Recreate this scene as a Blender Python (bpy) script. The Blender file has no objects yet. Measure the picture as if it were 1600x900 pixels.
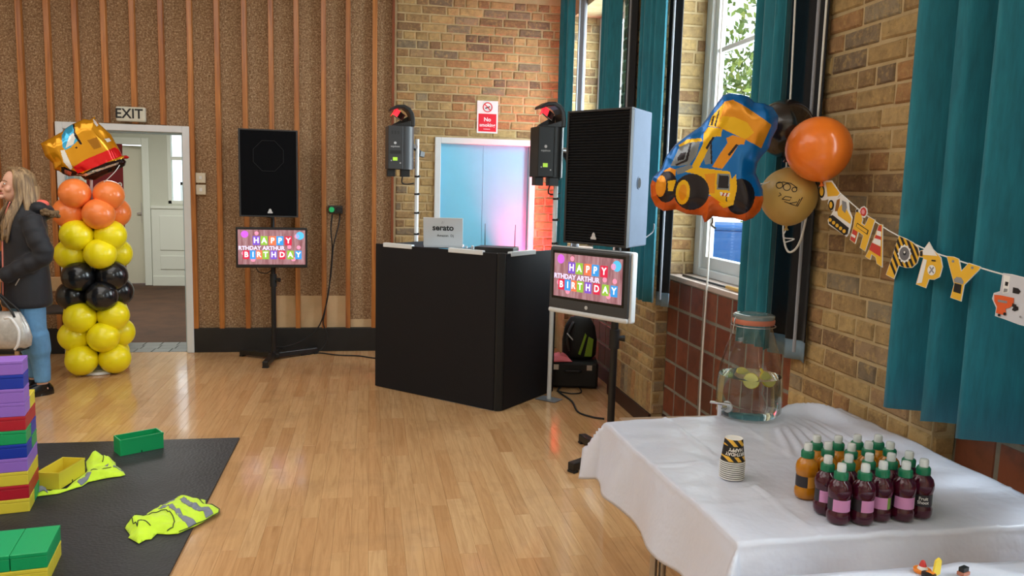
import bpy, bmesh, math, random
from mathutils import Vector, Matrix, noise
random.seed(7)
R = math.radians
scene = bpy.context.scene
col = scene.collection

# ---------------------------------------------------------------- camera
FPX, PITCH, YAW, ROLL, CAMH = 1241.0, .12528, .17985, .02665, 1.55
_cy, _sy = math.cos(YAW), math.sin(YAW)
FWD = Vector((_sy*math.cos(PITCH), _cy*math.cos(PITCH), -math.sin(PITCH)))
_r = Vector((_cy, -_sy, 0)); _u = _r.cross(FWD)
CR = math.cos(ROLL)*_r + math.sin(ROLL)*_u
CU = -math.sin(ROLL)*_r + math.cos(ROLL)*_u
CAM = Vector((0, 0, CAMH))
cd = bpy.data.cameras.new('camera'); cam = bpy.data.objects.new('camera', cd); col.objects.link(cam)
cd.sensor_width = 36; cd.lens = FPX/1600*36; cd.clip_start = .05; cd.clip_end = 200
cam.matrix_world = Matrix(((CR.x, CU.x, -FWD.x, CAM.x), (CR.y, CU.y, -FWD.y, CAM.y), (CR.z, CU.z, -FWD.z, CAM.z), (0, 0, 0, 1)))
scene.camera = cam

# ---------------------------------------------------------------- world, lights, exposure
w = bpy.data.worlds.new('world'); scene.world = w; w.use_nodes = True
bg = w.node_tree.nodes['Background']; bg.inputs[0].default_value = (.86, .93, 1, 1); bg.inputs[1].default_value = 2.2
vs = scene.view_settings
vs.view_transform = 'Standard'; vs.look = 'None'; vs.gamma = 1; vs.use_curve_mapping = False
vs.exposure = 0.06

def area(name, loc, target, sx, sy, power, colr=(1, 1, 1)):
    l = bpy.data.lights.new(name, 'AREA'); l.shape = 'RECTANGLE'; l.size = sx; l.size_y = sy
    l.energy = power; l.color = colr
    o = bpy.data.objects.new(name, l); col.objects.link(o); o.location = loc
    d = Vector(target) - Vector(loc)
    o.rotation_euler = d.to_track_quat('-Z', 'Y').to_euler()
    return o
# daylight coming in through the four tall windows of the right-hand wall
for n_, (wy, pw) in enumerate(((6.47, 140), (3.98, 90), (1.40, 150), (-1.18, 300))):
    area('daylight_window', (2.35, wy, 2.1), (0, wy, 1.6), 1.5, 2.0, pw, (.86, .93, 1))
# soft fill lights added under the ceiling, not lamps of the hall
for lx, ly in ((-1.6, 4.6), (-1.6, 1.4), (-4.6, 3.0)):
    area('ceiling_fill', (lx, ly, 3.55), (lx, ly, 0), 2.6, 2.6, 44, (1, .98, .95))
area('corridor_fill', (-2.6, 9.6, 2.55), (-2.6, 9.6, 0), .8, 2.4, 75, (1, .98, .94))  # added fill light that brightens the corridor
sp = bpy.data.lights.new('red_uplight', 'SPOT'); sp.energy = 560; sp.color = (1, .03, .07); sp.spot_size = R(58); sp.spot_blend = .9; sp.shadow_soft_size = .05
spo = bpy.data.objects.new('red_uplight', sp); col.objects.link(spo); spo.location = (1.57, 7.18, .30)
spo.rotation_euler = (Vector((1.55, 7.5, 1.08)) - spo.location).to_track_quat('-Z', 'Y').to_euler()

# ---------------------------------------------------------------- pixel -> place
def ray(px, py): return CR*((px-800)/FPX) + CU*((450-py)/FPX) + FWD
def hit(px, py, ax, v):
    d = ray(px, py); return CAM + d*((v-CAM[ax])/d[ax])
def flo(px, py, z=0): return hit(px, py, 2, z)
def hitp(px, py, p, n):
    d = ray(px, py); n = Vector(n); return CAM + d*((Vector(p)-CAM).dot(n)/d.dot(n))
def zat(px, py, X, Y):
    d = ray(px, py); return CAM.z + d.z*math.hypot(X, Y)/math.hypot(d.x, d.y)
def proj(p):
    d = Vector(p)-CAM; q = d.dot(FWD)
    return 800+FPX*d.dot(CR)/q, 450-FPX*d.dot(CU)/q, q

# ---------------------------------------------------------------- materials
def lin(c):
    if isinstance(c, str): c = tuple(int(c[i:i+2], 16) for i in (0, 2, 4))
    f = lambda x: x/12.92 if x <= .04045 else ((x+.055)/1.055)**2.4
    return tuple(f(x/255) for x in c[:3]) + (1,)
class NT:
    def __init__(s, name):
        s.m = bpy.data.materials.new(name); s.m.use_nodes = True
        s.t = s.m.node_tree; s.b = s.t.nodes['Principled BSDF']
    def n(s, typ, ins=None, **kw):
        x = s.t.nodes.new(typ)
        for k, v in kw.items(): setattr(x, k, v)
        for k, v in (ins or {}).items(): s.set(x.inputs[k], v)
        return x
    def set(s, inp, v):
        if isinstance(v, bpy.types.NodeSocket): s.t.links.new(v, inp)
        elif isinstance(v, bpy.types.Node): s.t.links.new(v.outputs[0], inp)
        else: inp.default_value = v
    def p(s, **kw):
        for k, v in kw.items(): s.set(s.b.inputs[k.replace('_', ' ')], v)
    def ramp(s, fac, stops, interp='LINEAR'):
        r = s.n('ShaderNodeValToRGB'); r.color_ramp.interpolation = interp
        e = r.color_ramp.elements
        while len(e) < len(stops): e.new(.5)
        for el, (pos, c) in zip(e, stops): el.position = pos; el.color = c if isinstance(c, tuple) and len(c) == 4 else lin(c)
        s.set(r.inputs[0], fac); return r.outputs[0]
    def mix(s, a, b, fac, mode='MIX'):
        x = s.n('ShaderNodeMix', data_type='RGBA', blend_type=mode)
        s.set(x.inputs[0], fac); s.set(x.inputs[6], a); s.set(x.inputs[7], b); return x.outputs[2]
    def noise(s, scale, detail=3, rough=.55, vec=None, dist=0):
        x = s.n('ShaderNodeTexNoise', {'Scale': scale, 'Detail': detail, 'Roughness': rough, 'Distortion': dist})
        if vec is not None: s.set(x.inputs['Vector'], vec)
        return x.outputs['Fac']
    def pos(s): return s.n('ShaderNodeNewGeometry').outputs['Position']
    def mapped(s, vec, scale=(1, 1, 1), loc=(0, 0, 0), rot=(0, 0, 0)):
        x = s.n('ShaderNodeMapping'); s.set(x.inputs['Vector'], vec)
        x.inputs['Scale'].default_value = scale; x.inputs['Location'].default_value = loc; x.inputs['Rotation'].default_value = rot
        return x.outputs[0]
    def bump(s, h, strength=.3, dist=.01):
        x = s.n('ShaderNodeBump', {'Strength': strength, 'Distance': dist}); s.set(x.inputs['Height'], h)
        s.set(s.b.inputs['Normal'], x.outputs[0])
    def math(s, op, a, b=0.0):
        x = s.n('ShaderNodeMath', operation=op); s.set(x.inputs[0], a); s.set(x.inputs[1], b); return x.outputs[0]
    def rnd(s): return s.n('ShaderNodeObjectInfo').outputs['Random']
MATS = {}
def M(name, colr=(128, 128, 128), rough=.5, metal=0, var=.0, vs_=12, bump=0, bs=80, emit=0, coat=0, trans=0, ior=1.45, sheen=0, spec=None, sss=0, rv=0):
    """plain procedural material: colour with a little noise variation and fine relief"""
    if name in MATS: return MATS[name]
    t = NT(name); c = lin(colr)
    cs = c
    if var:
        nz = t.noise(vs_, 4, .6, t.pos())
        d = tuple(max(0, x*(1-var)) for x in c[:3])+(1,); b = tuple(min(1, x*(1+var)) for x in c[:3])+(1,)
        cs = t.ramp(nz, [(.3, d), (.7, b)])
    if rv:
        cs = t.mix(cs, tuple(x*(1-rv) for x in c[:3])+(1,), t.rnd())
    t.p(Base_Color=cs, Roughness=rough, Metallic=metal)
    if bump: t.bump(t.noise(bs, 3, .6, t.pos()), bump, .004)
    if emit: t.p(Emission_Color=c, Emission_Strength=emit)
    if coat: t.p(Coat_Weight=coat, Coat_Roughness=.05)
    if trans: t.p(Transmission_Weight=trans, IOR=ior)
    if sheen: t.p(Sheen_Weight=sheen, Sheen_Roughness=.4)
    if spec is not None: t.p(Specular_IOR_Level=spec)
    if sss: t.p(Subsurface_Weight=sss, Subsurface_Radius=(.01, .005, .003))
    MATS[name] = t.m; return t.m

def brick_mat():
    t = NT('stock_brick'); r = t.rnd(); P = t.pos()
    base = t.ramp(r, [(0, (162, 134, 92)), (.18, (184, 156, 108)), (.36, (150, 122, 88)), (.52, (192, 164, 114)), (.64, (134, 108, 82)), (.78, (170, 128, 86)), (.9, (150, 136, 112)), (1, (118, 98, 80))])
    blot = t.noise(22, 4, .65, P); c1 = t.mix(base, t.mix(base, lin((70, 52, 36)), .45), t.ramp(blot, [(.45, (0, 0, 0)), (.75, (255, 255, 255))]))
    pale = t.noise(35, 3, .7, t.mapped(P, loc=(5, 3, 1))); c2 = t.mix(c1, lin((206, 172, 112)), t.math('MULTIPLY', t.ramp(pale, [(.50, (0, 0, 0)), (.72, (255, 255, 255))]), .55))
    v = t.n('ShaderNodeTexVoronoi', {'Scale': 55, 'Randomness': 1}); t.set(v.inputs['Vector'], P)
    pit = t.ramp(v.outputs['Distance'], [(.06, (255, 255, 255)), (.14, (0, 0, 0))])
    some = t.math('MULTIPLY', pit, t.ramp(t.noise(14, 2, .5, P), [(.5, (0, 0, 0)), (.56, (255, 255, 255))]))
    c3 = t.mix(c2, lin((52, 40, 30)), t.math('MULTIPLY', some, .8))
    t.p(Base_Color=c3, Roughness=.9, Specular_IOR_Level=.2)
    t.bump(t.math('SUBTRACT', t.noise(120, 4, .7, P), t.math('MULTIPLY', some, .8)), .5, .006)
    return t.m
def mortar_mat():
    t = NT('lime_mortar'); P = t.pos()
    t.p(Base_Color=t.ramp(t.noise(9, 4, .6, P), [(.3, (182, 158, 118)), (.7, (204, 182, 142))]), Roughness=.95, Specular_IOR_Level=.15)
    t.bump(t.noise(150, 4, .7, P), .6, .006); return t.m
def chip_mat():
    t = NT('particle_board'); P = t.pos()
    n1 = t.noise(70, 4, .75, t.mapped(P, scale=(1, .3, 1))); n2 = t.noise(28, 3, .6, P)
    c = t.ramp(n1, [(.34, (100, 74, 52)), (.46, (146, 114, 85)), (.56, (168, 138, 105)), (.66, (212, 188, 156))])
    c = t.mix(c, lin((124, 94, 66)), t.math('MULTIPLY', t.ramp(n2, [(.5, (0, 0, 0)), (.75, (255, 255, 255))]), .6))
    t.p(Base_Color=c, Roughness=.85, Specular_IOR_Level=.2); t.bump(n1, .5, .006); return t.m
def wood_mat(name, a, b, rough=.4, scale=(30, 30, 2), rv=.3, coat=0):
    t = NT(name); P = t.pos()
    g = t.noise(1.2, 5, .6, t.mapped(P, scale=scale), .6)
    c = t.ramp(g, [(.3, a), (.7, b)])
    c = t.mix(c, t.mix(c, lin(a), 1, 'MULTIPLY'), t.math('MULTIPLY', t.rnd(), rv))
    t.p(Base_Color=c, Roughness=rough)
    if coat: t.p(Coat_Weight=coat, Coat_Roughness=.15)
    t.bump(g, .08, .003); return t.m
def floor_mat():
    t = NT('maple_floor_board'); P = t.pos()
    rr = t.math('FRACT', t.math('ADD', t.rnd(), t.n('ShaderNodeNewGeometry').outputs['Random Per Island']))
    base = t.ramp(rr, [(0, (196, 152, 106)), (.2, (206, 164, 116)), (.45, (201, 157, 110)), (.65, (212, 172, 125)), (.85, (199, 154, 107)), (1, (190, 144, 98))])
    off = t.n('ShaderNodeCombineXYZ'); t.set(off.inputs[2], t.math('MULTIPLY', rr, 37.0))
    vec = t.n('ShaderNodeVectorMath', operation='ADD'); t.set(vec.inputs[0], t.mapped(P, scale=(38, 2.2, 1))); t.set(vec.inputs[1], off.outputs[0])
    g = t.noise(1.0, 6, .65, vec.outputs[0], 1.2)
    c = t.mix(base, t.mix(base, lin((150, 104, 62)), .5), t.ramp(g, [(.4, (0, 0, 0)), (.72, (255, 255, 255))]))
    spot = t.noise(2.3, 4, .7, P)
    c = t.mix(c, t.mix(c, lin((140, 108, 78)), .5), t.math('MULTIPLY', t.ramp(spot, [(.52, (0, 0, 0)), (.7, (255, 255, 255))]), .55))
    t.p(Base_Color=c, Roughness=t.ramp(t.noise(5, 3, .6, P), [(.3, (76, 76, 76)), (.7, (112, 112, 112))]), Specular_IOR_Level=.45)
    t.bump(g, .05, .002); return t.m
def thin_glass():
    t = NT('window_glass'); t.t.nodes.remove(t.b)
    out = [x for x in t.t.nodes if x.type == 'OUTPUT_MATERIAL'][0]
    tr = t.n('ShaderNodeBsdfTransparent', {'Color': (.95, .98, .97, 1)}); gl = t.n('ShaderNodeBsdfGlossy', {'Roughness': .02})
    lw = t.n('ShaderNodeLayerWeight', {'Blend': .5}); fr = t.n('ShaderNodeMath', {0: lw.outputs['Facing'], 1: 5.0}, operation='POWER')
    fr = t.n('ShaderNodeMath', {0: fr.outputs[0], 1: .7, 2: .03}, operation='MULTIPLY_ADD')
    mx = t.n('ShaderNodeMixShader'); t.set(mx.inputs[0], fr.outputs[0]); t.set(mx.inputs[1], tr.outputs[0]); t.set(mx.inputs[2], gl.outputs[0])
    t.set(out.inputs[0], mx.outputs[0]); return t.m
def stripe_mat(name, a, b, scale, rot, rough=.6):
    t = NT(name); P = t.n('ShaderNodeTexCoord').outputs['Object']
    wv = t.n('ShaderNodeTexWave', {'Scale': scale, 'Distortion': 0}, wave_type='BANDS', bands_direction='X'); t.set(wv.inputs['Vector'], t.mapped(P, rot=rot))
    t.p(Base_Color=t.ramp(wv.outputs['Fac'], [(.49, a), (.51, b)]), Roughness=rough); return t.m
BRICK, MORTAR, CHIP, FLOORM, GLASS = brick_mat(), mortar_mat(), chip_mat(), floor_mat(), thin_glass()
BATTEN = wood_mat('varnished_batten', (150, 84, 34), (206, 134, 62), .35, (40, 40, 1.5), .35, .3)
BLACKP = M('black_plastic', (22, 22, 24), .45); BLACKM = M('black_metal', (20, 20, 22), .4); WHITEP = M('white_paint', (226, 228, 228), .4, var=.03, vs_=5)
WHITEPL = M('white_plastic', (232, 234, 236), .35); DARKRUB = M('black_rubber', (18, 18, 19), .7); STEEL = M('brushed_steel', (190, 192, 196), .3, 1)
STRING = M('white_string', (230, 230, 226), .7); CHROME = M('chrome', (220, 222, 226), .12, 1)

# ---------------------------------------------------------------- mesh helpers
class MB:
    def __init__(s): s.v = []; s.f = []; s.m = []
    def add(s, vs, fs, m=0):
        k = len(s.v); s.v += [tuple(x) for x in vs]; s.f += [tuple(i+k for i in f) for f in fs]; s.m += [m]*len(fs); return s
    def box(s, x0, x1, y0, y1, z0, z1, m=0, mat=None):
        v = [Vector(p) for p in ((x0, y0, z0), (x1, y0, z0), (x1, y1, z0), (x0, y1, z0), (x0, y0, z1), (x1, y0, z1), (x1, y1, z1), (x0, y1, z1))]
        if mat: v = [mat @ p for p in v]
        return s.add(v, [(0, 3, 2, 1), (4, 5, 6, 7), (0, 1, 5, 4), (1, 2, 6, 5), (2, 3, 7, 6), (3, 0, 4, 7)], m)
    def bar(s, a, b, wx, wz, m=0):
        """rectangular bar from a to b, wx wide sideways, wz high"""
        a, b = Vector(a), Vector(b); d = (b-a).normalized()
        up = Vector((0, 0, 1)) if abs(d.z) < .95 else Vector((0, 1, 0))
        sd = d.cross(up).normalized()*wx/2; u = sd.cross(d).normalized()*wz/2
        v = [a-sd-u, a+sd-u, a+sd+u, a-sd+u, b-sd-u, b+sd-u, b+sd+u, b-sd+u]
        return s.add(v, [(0, 1, 2, 3), (7, 6, 5, 4), (0, 4, 5, 1), (1, 5, 6, 2), (2, 6, 7, 3), (3, 7, 4, 0)], m)
    def tube(s, pts, r, n=10, m=0, closed=False, sq=1):
        pts = [Vector(p) for p in pts]; N = len(pts); rs = r if isinstance(r, (list, tuple)) else [r]*N
        k = len(s.v); ref = None
        for i, p in enumerate(pts):
            d = (pts[(i+1) % N]-pts[i-1]) if closed else (pts[min(i+1, N-1)]-pts[max(i-1, 0)])
            d.normalize()
            if ref is None: ref = Vector((0, 0, 1)) if abs(d.z) < .9 else Vector((1, 0, 0))
            a = (ref - d*ref.dot(d)).normalized(); b = d.cross(a); ref = a
            for j in range(n):
                t = 2*math.pi*j/n; s.v.append(tuple(p + (a*math.cos(t) + b*math.sin(t)*sq)*rs[i]))
        seg = N if closed else N-1
        for i in range(seg):
            for j in range(n):
                q = ((i+1) % N)*n
                s.f.append((k+i*n+j, k+i*n+(j+1) % n, k+q+(j+1) % n, k+q+j)); s.m.append(m)
        if not closed:
            s.f.append(tuple(k+j for j in reversed(range(n)))); s.f.append(tuple(k+(N-1)*n+j for j in range(n))); s.m += [m, m]
        return s
    def lathe(s, prof, n=24, c=(0, 0, 0), m=0, mat=None, ms=None):
        k = len(s.v); c = Vector(c)
        for r, z in prof:
            for j in range(n):
                t = 2*math.pi*j/n; p = Vector((r*math.cos(t), r*math.sin(t), z))
                if mat: p = mat @ p
                s.v.append(tuple(p+c))
        for i in range(len(prof)-1):
            for j in range(n):
                s.f.append((k+i*n+j, k+i*n+(j+1) % n, k+(i+1)*n+(j+1) % n, k+(i+1)*n+j)); s.m.append(ms[i] if ms else m)
        if prof[0][0] > 1e-5: s.f.append(tuple(k+j for j in reversed(range(n)))); s.m.append(ms[0] if ms else m)
        if prof[-1][0] > 1e-5: s.f.append(tuple(k+(len(prof)-1)*n+j for j in range(n))); s.m.append(ms[-1] if ms else m)
        return s
    def ball(s, c, rx, ry=None, rz=None, n=20, k=12, m=0, mat=None):
        ry = ry or rx; rz = rz or rx
        prof = [(max(1e-6, math.sin(math.pi*i/k)), -math.cos(math.pi*i/k)) for i in range(k+1)]
        A = Matrix.Diagonal((rx, ry, rz, 1)); A = (mat @ A) if mat else A
        return s.lathe(prof, n, c, m, A)
    def prism(s, poly, o, ex, ey, th, m=0):
        """polygon (2D) in the plane o + x*ex + y*ey, thickened by th along ex x ey"""
        o, ex, ey = Vector(o), Vector(ex), Vector(ey); nn = ex.cross(ey).normalized()
        ar = sum(poly[i][0]*poly[(i+1) % len(poly)][1]-poly[(i+1) % len(poly)][0]*poly[i][1] for i in range(len(poly)))
        if ar < 0: poly = poly[::-1]
        a = [o+ex*x+ey*y for x, y in poly]; n = len(a)
        return s.add(a+[p+nn*th for p in a], [tuple(reversed(range(n))), tuple(range(n, 2*n))]+[(i, (i+1) % n, n+(i+1) % n, n+i) for i in range(n)], m)
    def text(s, body, size, o, ex, ey, m=0, bold=.0, align='CENTER', th=.0004, xs=1.0):
        c = bpy.data.curves.new('t', 'FONT'); c.body = body; c.size = size; c.align_x = align; c.align_y = 'CENTER'; c.offset = bold*size; c.fill_mode = 'FRONT'; c.resolution_u = 3
        ob = bpy.data.objects.new('t', c); me = bpy.data.meshes.new_from_object(ob)
        o, ex, ey = Vector(o), Vector(ex).normalized(), Vector(ey).normalized(); nn = ex.cross(ey)
        s.add([o+ex*v.co.x*xs+ey*v.co.y+nn*th for v in me.vertices], [tuple(p.vertices) for p in me.polygons], m)
        bpy.data.meshes.remove(me); bpy.data.objects.remove(ob); bpy.data.curves.remove(c)
        return s
    def mesh(s, name, mats, smooth=False):
        me = bpy.data.meshes.new(name); me.from_pydata(s.v, [], s.f)
        for x in (mats if isinstance(mats, (list, tuple)) else [mats]): me.materials.append(x)
        me.polygons.foreach_set('material_index', s.m)
        if smooth: me.polygons.foreach_set('use_smooth', [True]*len(s.f))
        me.validate(); me.update(); return me
    def build(s, name, mats, parent=None, smooth=False, bevel=0, sub=0, auto=None, solid=0, fixn=False):
        me = s.mesh(name, mats, smooth or auto is not None)
        if fixn:
            b = bmesh.new(); b.from_mesh(me); bmesh.ops.recalc_face_normals(b, faces=b.faces); b.to_mesh(me); b.free()
        o = link(name, me, parent)
        if solid: md = o.modifiers.new('s', 'SOLIDIFY'); md.thickness = solid; md.offset = 0
        if bevel: md = o.modifiers.new('b', 'BEVEL'); md.width = bevel; md.segments = 2; md.limit_method = 'ANGLE'; md.angle_limit = R(40)
        if sub: md = o.modifiers.new('u', 'SUBSURF'); md.levels = sub; md.render_levels = sub
        if auto is not None:
            me.set_sharp_from_angle(angle=R(auto))
        return o
def link(name, data, parent=None):
    o = bpy.data.objects.new(name, data); col.objects.link(o); o.parent = parent; return o
def tag(o, label=None, cat=None, group=None, kind=None):
    if label: o['label'] = label
    if cat: o['category'] = cat
    if group: o['group'] = group
    if kind: o['kind'] = kind
    return o
def thing(name, label, cat, loc=(0, 0, 0), rz=0, group=None):
    o = link(name, None); o.empty_display_size = .05; o.location = loc; o.rotation_euler = (0, 0, rz)
    return tag(o, label, cat, group)
def copy_tree(o, parent=None):
    c = o.copy(); col.objects.link(c); c.parent = parent
    for ch in list(o.children): copy_tree(ch, c)
    return c
def struct(o): o['kind'] = 'structure'; return o
def poly_c(n, r, cx=0, cy=0, a0=0, ry=None):
    return [(cx+r*math.cos(a0+2*math.pi*i/n), cy+(ry or r)*math.sin(a0+2*math.pi*i/n)) for i in range(n)]
def inside(p, poly):
    x, y = p; c = False; n = len(poly); j = n-1
    for i in range(n):
        xi, yi = poly[i]; xj, yj = poly[j]
        if (yi > y) != (yj > y) and x < (xj-xi)*(y-yi)/(yj-yi)+xi: c = not c
        j = i
    return c
def smooth_path(pts, k=6, closed=False):
    P = [Vector(p) for p in pts]; n = len(P); out = []
    seg = n if closed else n-1
    for i in range(seg):
        g = (lambda q: P[q % n]) if closed else (lambda q: P[max(0, min(n-1, q))])
        a, b, c, d = g(i-1), g(i), g(i+1), g(i+2)
        for j in range(k):
            t = j/k; out.append(.5*((2*b)+(c-a)*t+(2*a-5*b+4*c-d)*t*t+(3*b-a-3*c+d)*t**3))
    if not closed: out.append(P[-1])
    return out
# ================================================================ SETTING
XR, YB, YS = 1.82, 7.50, 7.48
# ---- floor: sub floor + boards
fl = MB().box(-6.5, 2.0, -3, 7.75, -.12, -.012).build('floor', M('floor_underlay', (70, 48, 30), .9)); struct(fl)
PW = .0765
def plank_mesh(L, wd=PW):
    b = MB(); g = .0002; c = .0006; x0, x1 = -wd/2+g, wd/2-g; y0, y1 = -L/2+g, L/2-g; z = 0
    b.add([(x0, y0, -.012), (x1, y0, -.012), (x1, y1, -.012), (x0, y1, -.012), (x0, y0, z-c), (x1, y0, z-c), (x1, y1, z-c), (x0, y1, z-c),
           (x0+c, y0+c, z), (x1-c, y0+c, z), (x1-c, y1-c, z), (x0+c, y1-c, z)],
          [(0, 1, 5, 4), (1, 2, 6, 5), (2, 3, 7, 6), (3, 0, 4, 7), (4, 5, 9, 8), (5, 6, 10, 9), (6, 7, 11, 10), (7, 4, 8, 11), (8, 9, 10, 11)])
    return b
rng = random.Random(3); LENS = [.45, .6, .75, .9, 1.05]; planks = []
nx = int((2.0+6.5)/PW)
for i in range(nx):
    x = -6.5+PW*(i+.5)
    if x > 1.93: continue
    y = 7.47 - 0
    first = True
    while y > -1.5:
        L = rng.choice(LENS)
        if first: L = rng.choice(LENS)*rng.choice((.5, 1)); first = False
        planks.append((x, y-L/2, L)); y -= L
def vis_area(x, y, L):
    px, py, q = proj((x, y, 0))
    if q < .3 or px < -30 or px > 1480 or py > 960: return 0
    tx = 880+ (py-660)*1.0
    if py > 650 and px > 905+(py-660)*.62: return 0            # hidden under the tables
    if px < 370 and py > 690 and px < 378-(py-687)*.6: return 0   # under the play mat
    if 586 < px < 850 and py < 603+(px-586)*.2: return 0
    return PW*L/(q*q*q)
planks.sort(key=lambda p: -vis_area(*p))
pm = {}
stuff = MB()
for k, (x, y, L) in enumerate(planks):
    Lr = round(L, 3)
    if k < 300:
        if Lr not in pm: pm[Lr] = plank_mesh(Lr).mesh('floor_plank', FLOORM)
        o = link('floor_plank', pm[Lr], fl); o.location = (x, y, rng.uniform(-.0006, 0))
    else:
        b = plank_mesh(L); dz = rng.uniform(-.0006, 0)
        stuff.add([(vx+x, vy+y, vz+dz) for vx, vy, vz in b.v], b.f)
tag(stuff.build('floor_boards', FLOORM, fl), kind='stuff')

# ---- ceiling (out of view)
struct(MB().box(-6.5, 2.2, -3, 7.62, 3.6, 3.7).build('ceiling', M('ceiling_paint', (225, 220, 210), .8)))

# ---- the rest of the hall, behind and to the left of the camera
HW = M('hall_wall_cream', (214, 200, 176), .8)
struct(MB().box(-6.7, -6.5, -3, 7.62, 0, 3.6).build('wall_left', HW)); struct(MB().box(-6.7, 2.3, -3.2, -3, 0, 3.6).build('wall_front', HW))
# ---- bricks
def brick_mesh(L, H, seed, D=.03):
    r = random.Random(seed); c = .007; j = lambda a=.0025: r.uniform(-a, a)
    b = MB(); x, z = L/2, H/2
    o = [(-x+j(), 0, -z+j()), (x+j(), 0, -z+j()), (x+j(), 0, z+j()), (-x+j(), 0, z+j())]
    bk = [(a, D, e) for a, _, e in o]
    md = [(a, -.002, e) for a, _, e in o]
    fr = [(a*(1-c/x)+j(.003), -.008+j(.002), e*(1-c/z*1.0)+j(.002)) for a, _, e in o]
    v = bk+md+fr
    b.add(v, [(0, 1, 5, 4), (1, 2, 6, 5), (2, 3, 7, 6), (3, 0, 4, 7), (4, 5, 9, 8), (5, 6, 10, 9), (6, 7, 11, 10), (7, 4, 8, 11), (8, 9, 10, 11)])
    return b.mesh('brick', BRICK)
BR = {'s': [brick_mesh(.212, .064, k) for k in range(7)], 'h': [brick_mesh(.101, .064, 50+k) for k in range(5)], 'v': [brick_mesh(.064, .2, 90+k) for k in range(4)]}
BL = {'s': .212, 'h': .101}
def lay(parent, s0, s1, z0, z1, place, rz, seed, holes=(), pitch=.0775, phase=0):
    """brick courses over [s0,s1]x[z0,z1]; place(s,z)->world position of a brick centre on the face"""
    r = random.Random(seed); row = 0; z = z0
    while z+.05 < z1:
        typ = 'h' if (row+phase) % 4 == 1 else 's'
        full = BL[typ]+.0125
        s = s0 + (-(full/2) if (row % 2) else 0) - (r.uniform(.02, .06) if typ == 's' and row % 3 == 0 else 0)
        while s < s1-.012:
            tt = typ if r.random() > .14 else ('h' if typ == 's' else 's')
            e = s+BL[tt]; a, b = max(s, s0), min(e, s1)
            ok = b-a > .028
            for (ha, hb, hz0, hz1) in holes:
                if z+.07 > hz0 and z < hz1-.03 and b > ha and a < hb:
                    if a < ha-.03: b = min(b, ha)
                    elif b > hb+.03: a = max(a, hb)
                    else: ok = False
            if ok and b-a > .028:
                key = 's' if b-a > .14 else 'h'
                o = link('brick', r.choice(BR[key]), parent)
                o.location = place((a+b)/2, z+.034)
                o.rotation_euler = (0, r.uniform(-.012, .012), rz)
                o.scale = ((b-a)/BL[key], 1, 1)
            s = e+.0125
        z += pitch; row += 1
BACKP = lambda y: (lambda s, z: (s, y, z))
RIGHTP = lambda x: (lambda s, z: (x, s, z))

# ---- back wall, right part: brick with the pale blue double door
dx0, dx1, dz1 = .60, 1.555, 2.0
wb = MB().box(.20, dx0+.02, YB, 7.75, 0, 3.6).box(dx1-.02, 2.3, YB, 7.75, 0, 3.6).box(dx0+.02, dx1-.02, YB, 7.75, dz1-.02, 3.6).build('wall_back_right', MORTAR); struct(wb)
lay(wb, .245, 1.80, .0, 3.25, BACKP(YB), 0, 11, holes=((dx0-.004, dx1+.004, 0, dz1+.006),))
BLUE = M('pale_blue_paint', (128, 204, 236), .38, var=.03, vs_=3)
FRAMEW = M('white_gloss_paint', (222, 226, 230), .35, var=.03, vs_=6)
d1 = struct(MB().box(dx0, dx0+.055, YB-.025, YB+.12, 0, dz1).box(dx1-.055, dx1, YB-.025, YB+.12, 0, dz1).box(dx0+.055, dx1-.055, YB-.025, YB+.12, dz1-.055, dz1).build('door_1', FRAMEW, bevel=.004))
xm = (dx0+dx1)/2 - .02
for a, b in ((dx0+.058, xm-.0015), (xm+.0015, dx1-.058)):
    lf = MB().box(a, b, YB+.03, YB+.07, .006, dz1-.058).build('door_leaf', BLUE, d1, bevel=.002)
    hx = b-.06 if a < xm-.1 else a+.06
    MB().box(hx-.02, hx+.02, YB+.024, YB+.03, .76, .92).tube([(hx, YB+.028, .85), (hx, YB-.015, .85), (hx+(.08 if hx > xm else -.08), YB-.015, .85)], .008).build('handle', STEEL, lf, bevel=.001)

# ---- back wall, left part: particle board with battens, doorway and black skirting
ox0, ox1, oz1 = -2.565, -1.605, 1.95
ws = MB().box(-6.5, ox0, YS, 7.62, 0, 3.6).box(ox1, .20, YS, 7.62, 0, 3.6).box(ox0, ox1, YS, 7.62, oz1, 3.6).build('wall_back_left', CHIP); struct(ws)
YF = 7.43
def batten(x, z0, z1=3.6):
    b = MB().box(-.021, .021, 0, YS-YF+.004, z0, z1).build('batten', BATTEN, ws, bevel=.003); b.location = (x, YF, 0)
bat_m = {}
bx = [hit(p, y, 1, YF).x for p, y in ((26, 0), (70, 0), (337, 0), (380, 0), (422, 0), (462, 0), (505, 0), (544, 0), (586, 0))]
for x in bx[:2]: batten(x, .218)
for x in bx[2:]: batten(x, .218)
batten(hit(295, 0, 1, YF).x-.004, .218)
for p in (114, 159, 204, 249): batten(hit(p, 0, 1, YF).x, 2.012)
for k in range(1, 8): batten(bx[0]-.225*k, .218)
rb = MB().box(.198, .222, YF, YS+.01, .218, 3.6).build('batten', wood_mat('red_brown_edge_batten', (120, 56, 24), (156, 82, 38), .4), ws, bevel=.003)
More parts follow.
